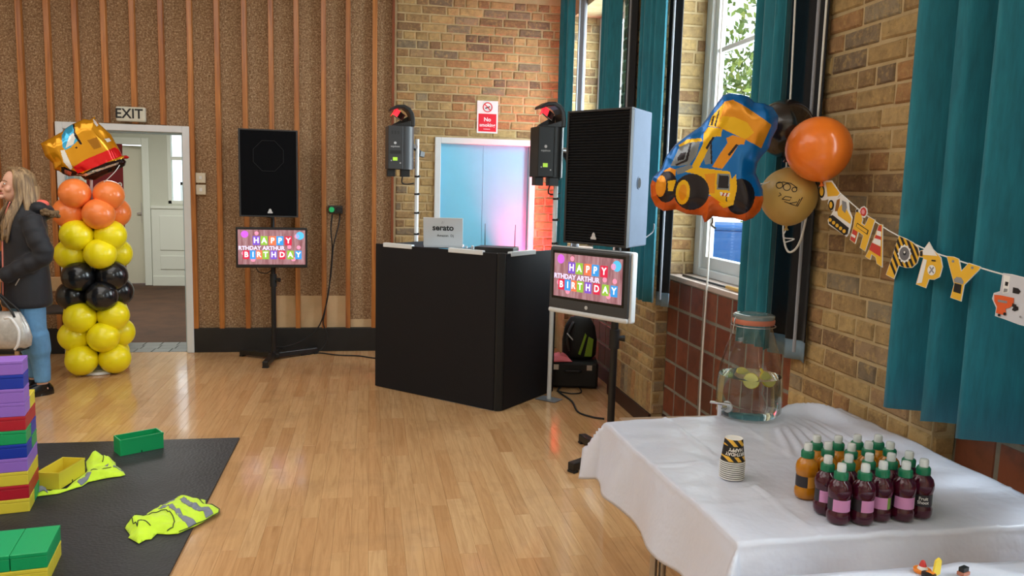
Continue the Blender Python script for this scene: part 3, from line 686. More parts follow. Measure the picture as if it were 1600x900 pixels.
# red uplighter on the floor behind the booth
ul = thing('uplighter', 'small black uplighter with a red lens on the floor behind the booth', 'stage light', (1.60, 7.06, 0), R(15))
MB().box(-.06, .06, -.06, .06, 0, .012).build('base', BLACKM, ul, bevel=.002); MB().bar((-.075, 0, .01), (-.075, 0, .13), .01, .03).bar((.075, 0, .01), (.075, 0, .13), .01, .03).build('yoke', BLACKM, ul)
cn = Matrix.Rotation(R(-20), 4, 'X'); MB().lathe([(.055, -.07), (.065, -.06), (.068, .07)], 20, mat=cn, c=(0, .0, .13)).build('can', BLACKM, ul, auto=40); MB().lathe([(.001, .0715), (.06, .0715)], 20, mat=cn, c=(0, 0, .13)).build('lens', REDL, ul)

# ================================================================ LOUDSPEAKERS, SCREENS, STANDS
def speaker(name, label, loc, rz, W, H, D, taper, kind):
    t = thing(name, label, 'loudspeaker', loc, rz)
    cab = M('glare_grey_cabinet', (96, 106, 122), .8, var=.04, vs_=10, bump=.15, bs=160, spec=.1) if kind == 'ridged' else BLACKP  # grey-blue puts window glare into the colour of a black cabinet
    w = W/2; wr = w-taper
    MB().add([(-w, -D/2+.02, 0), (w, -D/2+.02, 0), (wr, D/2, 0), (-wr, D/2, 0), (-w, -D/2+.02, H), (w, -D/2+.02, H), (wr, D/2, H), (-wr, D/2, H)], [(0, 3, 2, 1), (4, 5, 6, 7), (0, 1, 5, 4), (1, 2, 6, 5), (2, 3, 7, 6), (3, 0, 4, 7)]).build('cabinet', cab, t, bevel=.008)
    fr = MB().box(-w, w, -D/2-.004, -D/2+.02, 0, .012).box(-w, w, -D/2-.004, -D/2+.02, H-.012, H).box(-w, -w+.014, -D/2-.004, -D/2+.02, .012, H-.012).box(w-.014, w, -D/2-.004, -D/2+.02, .012, H-.012).build('front_rim', M('dark_rim', (40, 40, 42), .5), t, bevel=.002)
    g = MB()
    if kind == 'ridged':
        n = 46
        for k in range(n):
            z = .014+(H-.028)*k/n; dz = (H-.028)/n
            g.add([(-w+.014, -D/2+.012, z), (w-.014, -D/2+.012, z), (w-.014, -D/2-.002, z+dz*.5), (-w+.014, -D/2-.002, z+dz*.5), (w-.014, -D/2+.012, z+dz), (-w+.014, -D/2+.012, z+dz)], [(0, 1, 2, 3), (3, 2, 4, 5)])
        gm = M('ridged_black_grille', (34, 35, 38), .45)
    else:
        g.box(-w+.014, w-.014, -D/2-.001, -D/2+.015, .012, H-.012); gm = M('black_foam_grille', (11, 12, 15), .9, bump=.3, bs=300, spec=.1)
    gr = g.build('grille', gm, t)
    if kind != 'ridged':
        MB().tube([(x, -D/2-.002, z) for x, z in [(.13*c_(a), H*.70+.135*s_(a)) for a in [2*math.pi*k/8+math.pi/8 for k in range(8)] for c_, s_ in [(math.cos, math.sin)]]], .0022, 5, closed=True).build('horn_outline', M('faint_outline', (24, 25, 29), .8), gr)
    MB().prism([(-.014, 0), (.014, 0), (.01, .018), (0, .026), (-.01, .018)], (.0 if kind == 'ridged' else .01, -D/2-.006, .045), (1, 0, 0), (0, 0, 1), -.002).box((-.02 if kind == 'ridged' else -.01), (.02 if kind == 'ridged' else .03), -D/2-.0065, -D/2-.004, .032, .045).build('maker_badge', PRN, t)
    # side handle recess
    a = Vector((w, -D/2+.02, 0)); e = (Vector((wr, D/2, 0))-a).normalized(); nn = Vector((e.y, -e.x, 0))
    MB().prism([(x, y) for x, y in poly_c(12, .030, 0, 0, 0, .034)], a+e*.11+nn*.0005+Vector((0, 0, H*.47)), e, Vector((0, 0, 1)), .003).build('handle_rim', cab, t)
    MB().prism([(x, y) for x, y in poly_c(12, .024, 0, 0, 0, .028)], a+e*.11+nn*.004+Vector((0, 0, H*.47)), e, Vector((0, 0, 1)), .001).build('handle_hole', M('deep_black', (4, 4, 5), .9), t)
    MB().tube([(0, 0, -.012), (0, 0, .01)], .03, 16).build('pole_socket', BLACKM, t)
    return t
SL = (-.815, 7.10); SRp = (1.375, 4.27)
zl = zat(420, 338, *SL)
sl = speaker('loudspeaker', 'black foam-fronted loudspeaker on a pole against the batten wall', (-.835, 7.10, zl), R(3), .475, .725, .30, .05, 'foam')
zr = zat(945, 382, *SRp)+.0
sr = speaker('loudspeaker', 'tall ridged-grille loudspeaker with window glare painted on its sides beside the teal curtain', (SRp[0]-.035, SRp[1]+.03, zr), R(-57), .455, .735, .29, .09, 'ridged')
SCR = NT('party_screen_wood'); _o = SCR.n('ShaderNodeTexCoord').outputs['Object']
_n = SCR.noise(2, 3, .6, SCR.mapped(_o, scale=(22, 1, 3))); _e = SCR.ramp(_n, [(.3, (150, 92, 98)), (.5, (186, 130, 134)), (.7, (206, 160, 166))])
SCR.p(Base_Color=(0, 0, 0, 1), Emission_Color=_e, Emission_Strength=.85, Roughness=.25)
def EM(n, c, s=.85): return M('screen_'+n, c, .3, emit=s, spec=0.0)
SC = {'bg': SCR.m, 'pu': EM('purple', (118, 84, 190)), 'gr': EM('green', (134, 178, 66)), 'or': EM('orange', (222, 112, 76)), 'bl': EM('blue', (62, 144, 214)), 're': EM('red', (196, 46, 72)), 'wh': EM('white', (244, 236, 244), .95), 'mg': EM('magenta', (196, 96, 214)), 'pk': EM('pink', (232, 140, 170)), 'cy': EM('cyan', (84, 178, 220)), 'la': EM('lavender', (212, 204, 240), .95)}
SK = list(SC)
def picture(w, h, y, parent):
    """the birthday slide: coloured letter cards, ticker text and balloons, drawn in the plane of the screen"""
    scn = MB().box(-w/2, w/2, y, y+.002, -h/2, h/2).build('screen', SC['bg'], parent)
    b = MB(); X = lambda u: (u-.5)*w; Z = lambda v: (.5-v)*h
    def card(u, v, cw, ch, c, ch_):
        b.prism([(X(u)-cw*w/2, Z(v)-ch*h/2), (X(u)+cw*w/2, Z(v)-ch*h/2), (X(u)+cw*w/2, Z(v)+ch*h/2), (X(u)-cw*w/2, Z(v)+ch*h/2)], (0, y-.0004, 0), (1, 0, 0), (0, 0, 1), -.0003, SK.index(c))
        b.text(ch_, ch*h*.84, (X(u), y-.0014, Z(v)), (1, 0, 0), (0, 0, 1), SK.index('wh'), bold=.03, th=0, xs=.95)
    for u, c, l in ((.27, 'pu', 'H'), (.385, 'gr', 'A'), (.51, 'or', 'P'), (.62, 'bl', 'P'), (.745, 're', 'Y')): card(u, .31, .105, .26, c, l)
    for u, c, l in ((.12, 're', 'B'), (.22, 'bl', 'I'), (.305, 'or', 'R'), (.405, 'gr', 'T'), (.525, 'pu', 'H'), (.65, 're', 'D'), (.775, 'gr', 'A'), (.895, 'bl', 'Y')): card(u, .72, .098, .25, c, l)
    b.text('RTHDAY ARTHUR', h*.155, (X(.005), y-.002, Z(.53)), (1, 0, 0), (0, 0, 1), SK.index('la'), bold=.035, align='LEFT', th=0, xs=.93*w/h/1.72)
    for u, v, r, c in ((.10, .13, .055, 'mg'), (.92, .16, .062, 'cy'), (.875, .18, .036, 'pk'), (.275, .10, .03, 'pk'), (.22, .86, .034, 'pk'), (.82, .84, .034, 'pk'), (.9, .50, .03, 'pk'), (.76, .49, .03, 'pk'), (.08, .68, .03, 'pk')):
        b.prism(poly_c(18, r*w, X(u), Z(v)), (0, y-.0003, 0), (1, 0, 0), (0, 0, 1), -.0002, SK.index(c))
    b.build('screen_picture', [SC[k] for k in SK], scn)
    return scn
# left screen
zt0, zt1 = zat(477, 418, -.81, 7.03), zat(371, 355, -.81, 7.03)
tl = thing('monitor', 'thin black monitor with birthday slide below the foam-fronted loudspeaker', 'screen', (-.815, 7.03, (zt0+zt1)/2), R(4))
W, H = .585, .345
MB().box(-W/2, W/2, -.012, .028, -H/2, H/2).build('housing', BLACKP, tl, bevel=.006)
picture(W-.035, H-.05, -.0145, tl).location.z = .004
MB().box(-.06, .06, .028, .05, -.06, .06).build('mount_plate', BLACKM, tl)
# right screen: dark bezel with a silver chin
tr = thing('monitor', 'all-in-one screen with white surround showing birthday slide under the ridged loudspeaker', 'screen', (SRp[0]-.175, SRp[1]-.035, zat(926, 440, SRp[0]-.16, SRp[1]-.04)), R(-55))
W, H = .565, .355
DG = M('dark_grey_bezel', (62, 64, 68), .4); SIL = M('silver_white_plastic', (214, 218, 222), .35)
MB().box(-W/2, W/2, -.012, .022, -H/2, H/2).build('bezel', DG, tr, bevel=.012)
MB().box(-W/2-.006, W/2+.012, .004, .05, -H/2-.024, H/2+.004).box(-W/2, W/2, -.016, .004, -H/2-.024, -H/2+.004).build('housing', SIL, tr, bevel=.01)
MB().box(-W/2+.025, W/2-.025, -.0128, -.012, -H/2+.06, H/2-.02).build('screen_border', M('glossy_black', (8, 8, 9), .15), tr)
picture(W-.08, H-.11, -.0155, tr).location.z = .02
MB().prism(poly_c(16, .011), (0, -.0125, -H/2+.03), (1, 0, 0), (0, 0, 1), -.001).build('maker_badge', PRN, tr)
MB().box(-.06, .06, .05, .075, -.06, .06).build('mount_plate', BLACKM, tr)
def stand(x, y, h, legs, knob_z, label, bracket):
    t = thing('speaker_stand', label, 'stand', (x, y, 0))
    MB().tube([(0, 0, .05), (0, 0, 1.0)], .021, 16).tube([(0, 0, 1.0), (0, 0, h)], .0165, 16).build('pole', BLACKM, t, auto=30)
    MB().tube([(0, 0, knob_z-.06), (0, 0, knob_z+.05)], .029, 16).build('collar', BLACKP, t, auto=30)
    a = R(35); d = Vector((math.cos(a), -math.sin(a)*.4, 0)).normalized()
    MB().tube([(0, 0, knob_z), d*.06+Vector((0, 0, knob_z))], [.009, .02], 10).build('knob', BLACKP, t)
    MB().box(-.045, .045, -.045, .045, .02, .06).build('hub', BLACKM, t, bevel=.006)
    for lx, ly in legs:
        v = Vector((lx-x, ly-y, 0)); n = v.normalized()
        lg = MB().bar(n*.03+Vector((0, 0, .04)), v+Vector((0, 0, .035)), .05, .045).build('leg', BLACKM, t, bevel=.006)
        MB().bar(v-n*.035+Vector((0, 0, .0065)), v+Vector((0, 0, .0065)), .052, .013).build('rubber_foot', DARKRUB, lg, bevel=.002)
    MB().bar((0, 0, bracket[2]), bracket, .04, .06).build('screen_bracket', BLACKM, t)
    return t
stand(*SL, zl-.005, [(-1.12, 7.27), (-.47, 7.34), (-.85, 6.76), (-.80, 7.38)], zat(435, 437, *SL), 'black speaker stand with low cross base against the batten wall', (0, -.02, (zt0+zt1)/2))
stand(*SRp, zr-.005, [(1.10, 4.09), (1.30, 4.60), (1.70, 4.36), (1.52, 3.96)], zat(958, 528, *SRp), 'black speaker stand behind the corner of the white table', (-.12, -.02, tr.location.z))

# cables
cord([flo(880, 604), flo(872, 612), flo(893, 628), flo(903, 645), flo(925, 653), flo(944, 656)], .007, 'mains_cable', DARKRUB, 'thick black cable snaking over the floor right of the booth', 'cable').location.z = .007
cord([flo(905, 606), flo(908, 614), flo(893, 616), flo(870, 612)], .005, 'mains_cable', DARKRUB, 'thin black cable looping beside the black case', 'cable').location.z = .005
q = [hit(519, 335, 1, 7.465), hit(517, 360, 1, 7.42), hit(519, 385, 1, 7.40), hit(517, 420, 1, 7.395), hit(511, 470, 1, 7.39), hit(497, 512, 1, 7.38), hit(470, 533, 1, 7.34), hit(448, 541, 1, 7.2), hit(432, 543, 1, 7.16)]
cord(q, .006, 'mains_cable', DARKRUB, 'black cable running from the green plug down to the left speaker stand', 'cable')
q = [hit(531, 335, 1, 7.465), hit(529, 352, 1, 7.42), hit(521, 385, 1, 7.388), hit(517, 430, 1, 7.38), hit(508, 485, 1, 7.375), hit(505, 505, 1, 7.38), hit(511, 525, 1, 7.38), hit(503, 545, 1, 7.36), flo(485, 553, .006), flo(470, 555, .006)]
cord(q, .006, 'mains_cable', DARKRUB, 'black cable running from the dark plug down to the floor', 'cable')
cord([flo(486, 551, .006), flo(505, 552, .006), flo(530, 555, .006), flo(560, 556, .006), flo(590, 560, .006), flo(640, 562, .006)], .006, 'mains_cable', DARKRUB, 'black cable lying along the skirting towards the booth', 'cable')
cord([hit(400, 418, 1, 7.05), hit(405, 425, 1, 7.06), hit(416, 427, 1, 7.07), hit(424, 422, 1, 7.08)], .004, 'screen_lead', DARKRUB, 'short black lead hanging below the left monitor', 'cable')
cord([hit(1000, 382, 1, 4.3), hit(1008, 372, 1, 4.32), hit(1020, 362, 1, 4.33), hit(1022, 350, 1, 4.30)], .004, 'speaker_lead', M('grey_lead', (150, 156, 164), .5), 'grey lead curling from the back of the ridged loudspeaker', 'cable')
# case, rucksack and pink cloth behind the right stand
cs = thing('equipment_case', 'black equipment case on the floor behind the right speaker stand', 'case', (1.60, 6.03, 0), R(-12))
MB().box(-.2, .2, -.13, .15, .005, .21).build('shell', M('black_case', (12, 12, 13), .6), cs, bevel=.02); MB().tube(smooth_path([(-.06, -.135, .14), (-.05, -.16, .145), (.05, -.16, .145), (.06, -.135, .14)], 4), .008, 8).build('handle', BLACKP, cs)
for sx in (-.13, .13): MB().box(sx-.02, sx+.02, -.136, -.128, .15, .19).build('latch', STEEL, cs)
rk = thing('rucksack', 'black rucksack with lime green panels leaning on the equipment case', 'bag', (1.665, 6.07, .21), R(-8))
MB().lathe([(.10, 0), (.135, .03), (.14, .15), (.12, .26), (.08, .33), (.03, .35)], 18, mat=Matrix.Diagonal((1.0, .7, 1, 1))).build('body', M('black_nylon', (16, 17, 17), .7, bump=.3, bs=60), rk, smooth=True)
LIME = M('lime_nylon', (120, 150, 30), .6)
MB().prism([(.03, .03), (.09, .03), (.10, .17), (.06, .19)], (0, -.095, .0), (1, 0, 0), (0, 0, 1), -.008).prism([(-.02, .05), (.0, .04), (.045, .2), (.03, .22)], (0, -.101, .0), (1, 0, 0), (0, 0, 1), -.008).build('lime_panel', LIME, rk, bevel=.003)
MB().tube(smooth_path([(-.06, -.07, .30), (-.11, -.12, .2), (-.09, -.12, .08)], 5), .012, 8).build('strap', BLACKP, rk, smooth=True); MB().bar((-.115, -.13, .22), (-.07, -.13, .17), .03, .008).build('buckle', PRN, rk)
pk = MB(); n = 14
for i in range(n+1):
    for j in range(n+1):
        u, v = i/n-.5, j/n-.5; h = max(0, .055*(1-4*u*u)*(1-4*v*v))*(1+.5*noise.noise(Vector((u*6, v*6, 2))))
        pk.v.append((u*.19, v*.12, h))
for i in range(n):
    for j in range(n): q_ = i*(n+1)+j; pk.f.append((q_, q_+n+1, q_+n+2, q_+1)); pk.m.append(0)
o = tag(pk.build('pink_cloth', M('pink_cloth', (236, 120, 130), .8), smooth=True, solid=.004), 'crumpled pink cloth on the black equipment case', 'cloth'); o.location = (1.475, 5.97, .214)
# ================================================================ TABLES WITH WHITE CLOTHS
CLOTH = NT('white_table_plastic'); _P = CLOTH.pos()
CLOTH.p(Base_Color=lin((212, 216, 232)), Roughness=.34, Specular_IOR_Level=.5)
CLOTH.bump(CLOTH.noise(7, 4, .55, _P), .3, .03)
TZ = .745
def table_under(x0, x1, y0, y1, label, legs):
    t = thing('folding_table', label, 'table', ((x0+x1)/2, (y0+y1)/2, 0))
    cx, cy = (x0+x1)/2, (y0+y1)/2
    MB().box(x0-cx, x1-cx, y0-cy, y1-cy, TZ-.03, TZ-.003).build('tabletop', M('table_laminate', (150, 118, 84), .5), t, bevel=.004)
    for lx, ly in legs:
        MB().tube([(lx-cx, ly-cy, 0), (lx-cx, ly-cy, TZ-.03)], .0125, 12).build('leg', STEEL, t, auto=30)
    return t
table_under(.885, 1.765, 1.67, 2.66, 'folding table with steel legs under the cloth with the drinks', [(.905, 2.30), (.935, 2.30), (1.72, 2.24), (.875, 1.72), (1.72, 1.72)])
table_under(.88, 1.76, .75, 1.46, 'nearer folding table under the second white cloth', [(.92, .8), (1.7, .8), (.92, 1.42), (1.7, 1.42)])
def sheet(name, label, corners, ov, n, seed, zfun, tz):
    """plastic cloth: flat on the table, falling over the edges, cone-shaped at the corners"""
    A, B, C_, D = [Vector((*c, 0)) for c in corners]      # far-left, far-right, near-right, near-left
    L, Rr, N_, F = ov
    W = (B-A).length; Hh = (A-D).length; b = MB(); nu, nv = n
    us = [-L+(W+L+Rr)*i/nu for i in range(nu+1)]; vs_ = [-N_+(Hh+N_+F)*j/nv for j in range(nv+1)]
    for u in us:
        for v in vs_:
            uc, vc = min(max(u, 0), W), min(max(v, 0), Hh)
            p = D.lerp(C_, uc/W).lerp(A.lerp(B, uc/W), vc/Hh)
            ex = ((C_-D).normalized()); ey = (A-D).normalized()
            du, dv = u-uc, v-vc; d = math.hypot(du, dv)
            z = tz+zfun(p.x, p.y)
            if d > 0:
                both = min(abs(du), abs(dv))/max(abs(du), abs(dv), 1e-6)
                rip = .5+.5*math.sin((u if abs(dv) > abs(du) else v)*17+seed+2*noise.noise(Vector((u*3, v*3, seed))))
                out = (.10+.16*rip+.42*both)*d*min(1, d/.05+.25)
                dirv = (ex*du+ey*dv).normalized()
                p = p+dirv*out; drop = math.sqrt(max(0, d*d-out*out)); r0 = .012
                z -= drop if drop > r0 else drop*drop/r0
            z += .003*noise.noise(Vector((p.x*11, p.y*11, seed)))+(.006*noise.noise(Vector((p.x*8, p.y*8, z*8))) if d > .02 else 0)
            b.v.append((p.x, p.y, z))
    q = nv+1
    for i in range(nu):
        for j in range(nv): b.f.append((i*q+j, (i+1)*q+j, (i+1)*q+j+1, i*q+j+1)); b.m.append(0)
    return tag(b.build(name, CLOTH.m, smooth=True, solid=.0008), label, 'tablecloth')
def ridge(x, y, x0, y0, ang, ln, wd, h):
    c, s = math.cos(ang), math.sin(ang); a = (x-x0)*c+(y-y0)*s; bb = -(x-x0)*s+(y-y0)*c
    return h*math.exp(-(bb/wd)**2)*math.exp(-(a/ln)**2)
JC = flo(1168, 648, TZ+.004); JX, JY = JC.x, JC.y
def zt(x, y):
    z = 0
    g = max(0, 1-math.exp(-((x-JX)**2+(y-JY)**2)/.012)) * min(1, max(0, (math.hypot(x-JX, y-JY)-.125)/.05))
    for k in range(7):
        z += ridge(x, y, 1.36+.037*k, 2.36+.01*k, R(69+4*k), .20, .010, .013+.003*(k % 2))*g
    z += ridge(x, y, 1.63, 2.60, R(-40), .12, .03, .05)*g+ridge(x, y, 1.12, 2.68, R(15), .15, .03, .02)*g
    z += ridge(x, y, 1.05, 2.30, R(91), .6, .006, .007)+ridge(x, y, 1.30, 1.95, R(91), .6, .006, .006)+ridge(x, y, 1.54, 1.95, R(91), .6, .006, .006)
    z += ridge(x, y, 1.0, 2.16, R(1), .5, .007, .006)+ridge(x, y, 1.2, 1.86, R(1), .6, .006, .006)+.010*max(0, noise.noise(Vector((x*7+y*3, y*4-x*2, 8)))-.1)*g
    z += .004*max(0, noise.noise(Vector((x*5, y*5, 4))))*g
    flat = 1.0
    if 1.12 < x < 1.62 and 1.66 < y < 2.24: flat = .12+.88*max(0, (y-2.12)/.12)
    if math.hypot(x-1.01, y-2.04) < .09: flat = .05
    return z*flat
sheet('tablecloth', 'white plastic cloth draped over the table with bottles and the dispenser', ((.815, 2.60), (1.785, 2.70), (1.785, 1.64), (.85, 1.64)), (.21, .0, .34, .10), (110, 120), 1.0, zt, TZ)
def zt2(x, y): return .004*max(0, noise.noise(Vector((x*6, y*6, 9))))+ridge(x, y, 1.45, 1.36, R(-35), .3, .02, .008)+ridge(x, y, 1.2, 1.42, R(-12), .2, .015, .006)
sheet('tablecloth', 'second white plastic cloth on the nearer table at the bottom right corner', ((.87, 1.475), (1.78, 1.475), (1.78, .74), (.87, .74)), (.22, 0, .05, .10), (70, 60), 5.0, zt2, TZ)
# ---- glass drinks dispenser
GL = NT('clear_jar_glass'); GL.t.nodes.remove(GL.b); _out = [x for x in GL.t.nodes if x.type == 'OUTPUT_MATERIAL'][0]
_tr = GL.n('ShaderNodeBsdfTransparent', {'Color': (.90, .95, .95, 1)}); _gl = GL.n('ShaderNodeBsdfGlossy', {'Roughness': .03})
_lw = GL.n('ShaderNodeLayerWeight', {'Blend': .45}); _f = GL.n('ShaderNodeMath', {0: _lw.outputs['Facing'], 1: 3.0}, operation='POWER'); _f2 = GL.n('ShaderNodeMath', {0: _f.outputs[0], 1: .55, 2: .05}, operation='MULTIPLY_ADD')
_mx = GL.n('ShaderNodeMixShader'); GL.set(_mx.inputs[0], _f2.outputs[0]); GL.set(_mx.inputs[1], _tr.outputs[0]); GL.set(_mx.inputs[2], _gl.outputs[0]); GL.set(_out.inputs[0], _mx.outputs[0])
_bp = GL.n('ShaderNodeBump', {'Strength': .25, 'Distance': .01}); GL.set(_bp.inputs['Height'], GL.noise(26, 2, .5, GL.pos())); GL.set(_gl.inputs['Normal'], _bp.outputs[0])
ja = thing('drinks_dispenser', 'glass drinks dispenser of water with a clip lid and tap on the white table', 'dispenser', (JX, JY, TZ+.006))
jp = [(.085, 0), (.105, .004), (.116, .02), (.1185, .06), (.117, .12), (.108, .18), (.094, .24), (.078, .29), (.069, .318), (.068, .335), (.071, .34)]
MB().lathe(jp[:], 40).build('jar', GL.m, ja, smooth=True)
WATER = NT('water'); WATER.p(Base_Color=(.93, .97, .97, 1), Roughness=.0, Transmission_Weight=1.0, IOR=1.2)
MB().lathe([(.083, .009)]+[(r-.004, z) for r, z in jp[1:5]]+[(.1095, .148)], 40).build('water', WATER.m, ja, smooth=False, auto=60)
MB().lathe([(.073, .338), (.0745, .343), (.0745, .352), (.073, .356)], 36).build('rubber_seal', M('orange_rubber_seal', (190, 110, 84), .6), ja, auto=40)
MB().lathe([(.072, .356), (.0735, .36), (.0735, .368), (.068, .372), (.05, .3735), (.03, .371), (.001, .370)], 36).build('lid', M('lid_glass', (120, 132, 132), .08, .0, coat=.6), ja, auto=40)
clip = MB().tube([(.0775*math.cos(a), .0775*math.sin(a), .331) for a in [2*math.pi*k/28 for k in range(28)]], .0018, 6, closed=True).tube(smooth_path([(-.077, -.02, .331), (-.086, -.022, .345), (-.079, -.02, .365), (-.086, -.02, .33), (-.088, -.022, .305)], 4), .0022, 6)
clip.build('wire_clip', STEEL, ja, smooth=True)
d = Vector((-.90, -.43, 0)).normalized(); a0 = d*.114
tp = MB().tube([a0+Vector((0, 0, .045)), a0+d*.05+Vector((0, 0, .045))], .011, 14).tube([a0+d*.045+Vector((0, 0, .06)), a0+d*.045+Vector((0, 0, .018))], [.011, .008], 12).build('tap', CHROME, ja, smooth=False, auto=40)
MB().bar(a0+d*.045+Vector((-.03, .018, .064)), a0+d*.045+Vector((.03, -.018, .064)), .012, .007).build('lever', CHROME, tp, bevel=.002)
MB().lathe([(.001, 0), (.021, 0), (.021, .005), (.001, .006)], 20, mat=d.to_track_quat('Z', 'Y').to_matrix().to_4x4(), c=a0+Vector((0, 0, .045))).build('washer', M('clear_grey_plastic', (190, 196, 200), .2), tp, auto=40)
LEM = M('lemon_rind', (206, 178, 30), .35, sss=.0); LEF = M('lemon_flesh', (222, 210, 120), .4)
for k, (lx, ly, rz, rx) in enumerate(((.045, -.03, 20, 70), (.07, .03, 75, 62), (-.02, -.05, -40, 80), (.0, .055, 10, 50))):
    lm = tag(MB().lathe([(.001, -.004), (.026, -.004), (.028, 0), (.026, .004), (.001, .004)], 22, ms=[1, 0, 0, 1]).build('lemon_slice', [LEM, LEF], None, auto=40),
             ('lemon slice floating at the front right of the dispenser water', 'lemon slice floating at the right edge of the dispenser water', 'lemon slice floating at the front left of the dispenser water', 'lemon slice floating at the back of the dispenser water')[k], 'lemon', 'lemon slices in the dispenser')
    lm.location = (JX+lx, JY+ly, TZ+.006+.138); lm.rotation_euler = (R(rx), 0, R(rz))
# ---- stacked paper cups, upside down
CUPS = stripe_mat('hazard_stripe_paper', (16, 16, 16), (226, 176, 62), 17, (0, R(40), R(0)))
_cpos = flo(1143, 745, TZ+.004)
CB, CW_, CW2 = M('cup_black_paper', (18, 18, 19), .5), M('cup_white_paper', (232, 230, 226), .5), M('cup_rim_gap_shade', (60, 56, 50), .6)  # the last tone paints the shaded gap below each nested rim
def cup(text=True):
    t = thing('paper_cup', 'x', 'cup', (0, 0, 0), group='stack of upturned party cups')
    pr = [(.0345, 0), (.0355, .001), (.0355, .0032), (.0342, .0037), (.0333, .0062), (.0312, .020), (.0275, .049), (.0252, .067), (.0246, .0675), (.0235, .064), (.001, .063)]
    MB().lathe(pr, 32, ms=[1, 1, 1, 3, 0, 2, 0, 1, 1, 1]).build('body', [CUPS, CW_, CB, CW2], t, auto=50)
    if text:
        x = MB(); 
        for s_, z, sz in (('HAPPY', .040, .014), ('BIRTHDAY', .028, .0130)):
            tmp = MB().text(s_, sz, (0, 0, 0), (1, 0, 0), (0, 1, 0), bold=.03, th=0)
            r = .0312+(.0275-.0312)*(z-.020)/.029+.0004
            x.add([((r-(v[1])*-.1)*math.cos(-v[0]/r*1.0+R(-100)), (r-(v[1])*-.1)*math.sin(-v[0]/r+R(-100)), z-v[1]) for v in tmp.v], tmp.f)
        x.build('lettering', CW_, t)
    return t
c0 = cup(); NC = 9
for k in range(NC):
    o = c0 if k == 0 else None
    if k:
        o = thing('paper_cup', 'x', 'cup', (0, 0, 0), group='stack of upturned party cups'); body = c0.children[0].copy(); col.objects.link(body); body.parent = o
    o.location = (_cpos.x, _cpos.y, TZ+.004+.0060*(NC-1-k)); o.rotation_euler = (0, 0, R(13*k))
    o['label'] = 'topmost upturned paper cup of the stack, hazard stripes and upside-down lettering' if k == 0 else 'upturned paper cup with only its white rim showing, %s from the top of the stack' % ('', 'second', 'third', 'fourth', 'fifth', 'sixth', 'seventh', 'eighth', 'ninth')[k]
# ---- juice bottles
def juice(name, c, t_=.0):
    n = NT(name); n.p(Base_Color=lin(c), Roughness=.12, Coat_Weight=.6, Coat_Roughness=.04, Transmission_Weight=t_, IOR=1.33); return n.m
JP, JO = juice('blackcurrant_juice', (74, 14, 38), .25), juice('orange_juice', (214, 140, 22), .35)
GRC = M('green_cap', (12, 112, 78), .35); WCAP = M('clear_white_cap', (214, 222, 226), .15, coat=.6)
LPK, LDK, LOR, LGN = M('label_pink', (206, 140, 190), .45), M('label_dark', (38, 34, 40), .45), M('label_orange', (232, 160, 60), .45), M('label_green', (110, 150, 60), .45)
def ring(r, z0, z1, n, fn):
    b = MB()
    for k in range(n): a = 2*math.pi*k/n; b.v += [(r*math.cos(a), r*math.sin(a), z0), (r*math.cos(a), r*math.sin(a), z1)]
    for k in range(n): q = (k+1) % n; b.f.append((2*k, 2*q, 2*q+1, 2*k+1)); b.m.append(fn(k/n))
    return b
def bottle(kind):
    t = thing('juice_bottle', 'x', 'bottle')
    pr = [(.022, 0), (.0265, .003), (.0285, .012), (.0285, .024), (.0262, .029), (.0255, .034), (.0255, .062), (.0268, .066), (.029, .078), (.0285, .088), (.025, .099), (.018, .107), (.0135, .111), (.0135, .114)]
    MB().lathe(pr, 26).build('body', JP if kind else JO, t, smooth=True)
    fn = (lambda u: 0 if u < .34 else (2 if .34 <= u < .40 or .72 < u < .78 else 1)) if kind else (lambda u: 0 if u < .5 else (2 if u < .62 else 1))
    lb = ring(.0262, .033, .063, 32, fn).build('label', [LPK if kind else LOR, LDK, LGN], t, smooth=True)
    tx = MB()
    for s_, z, sz in (('Fruit', .0535, .0115), ('Shoot', .0435, .0115)):
        tmp = MB().text(s_, sz, (0, 0, 0), (1, 0, 0), (0, 1, 0), bold=.02, th=0)
        tx.add([(.0266*math.cos(R(205)+v[0]/.0262), .0266*math.sin(R(205)+v[0]/.0262), z+v[1]) for v in tmp.v], tmp.f)
    tx.box(0, 0, 0, 0, 0, 0) if False else None
    tx.build('lettering', M('label_white', (226, 228, 226), .5), lb)
    MB().lathe([(.0145, .110), (.0172, .111), (.0172, .126), (.0145, .130)], 24).build('cap_collar', GRC, t, auto=40)
    MB().lathe([(.0108, .130), (.0112, .143), (.0098, .149), (.004, .1505), (.001, .1505)], 20).build('sport_cap', WCAP, t, auto=50)
    return t
caps = [((180, 168), 0), ((255, 98), 0), ((348, 163), 0), ((425, 98), 0), ((522, 168), 0), ((592, 94), 0), ((695, 158), 0), ((770, 92), 0), ((868, 158), 0),
        ((365, 288), 1), ((535, 278), 1), ((710, 273), 1), ((900, 268), 1), ((1068, 253), 1), ((482, 363), 1), ((683, 363), 1), ((838, 343), 1), ((1035, 338), 1), ((1192, 322), 1)]
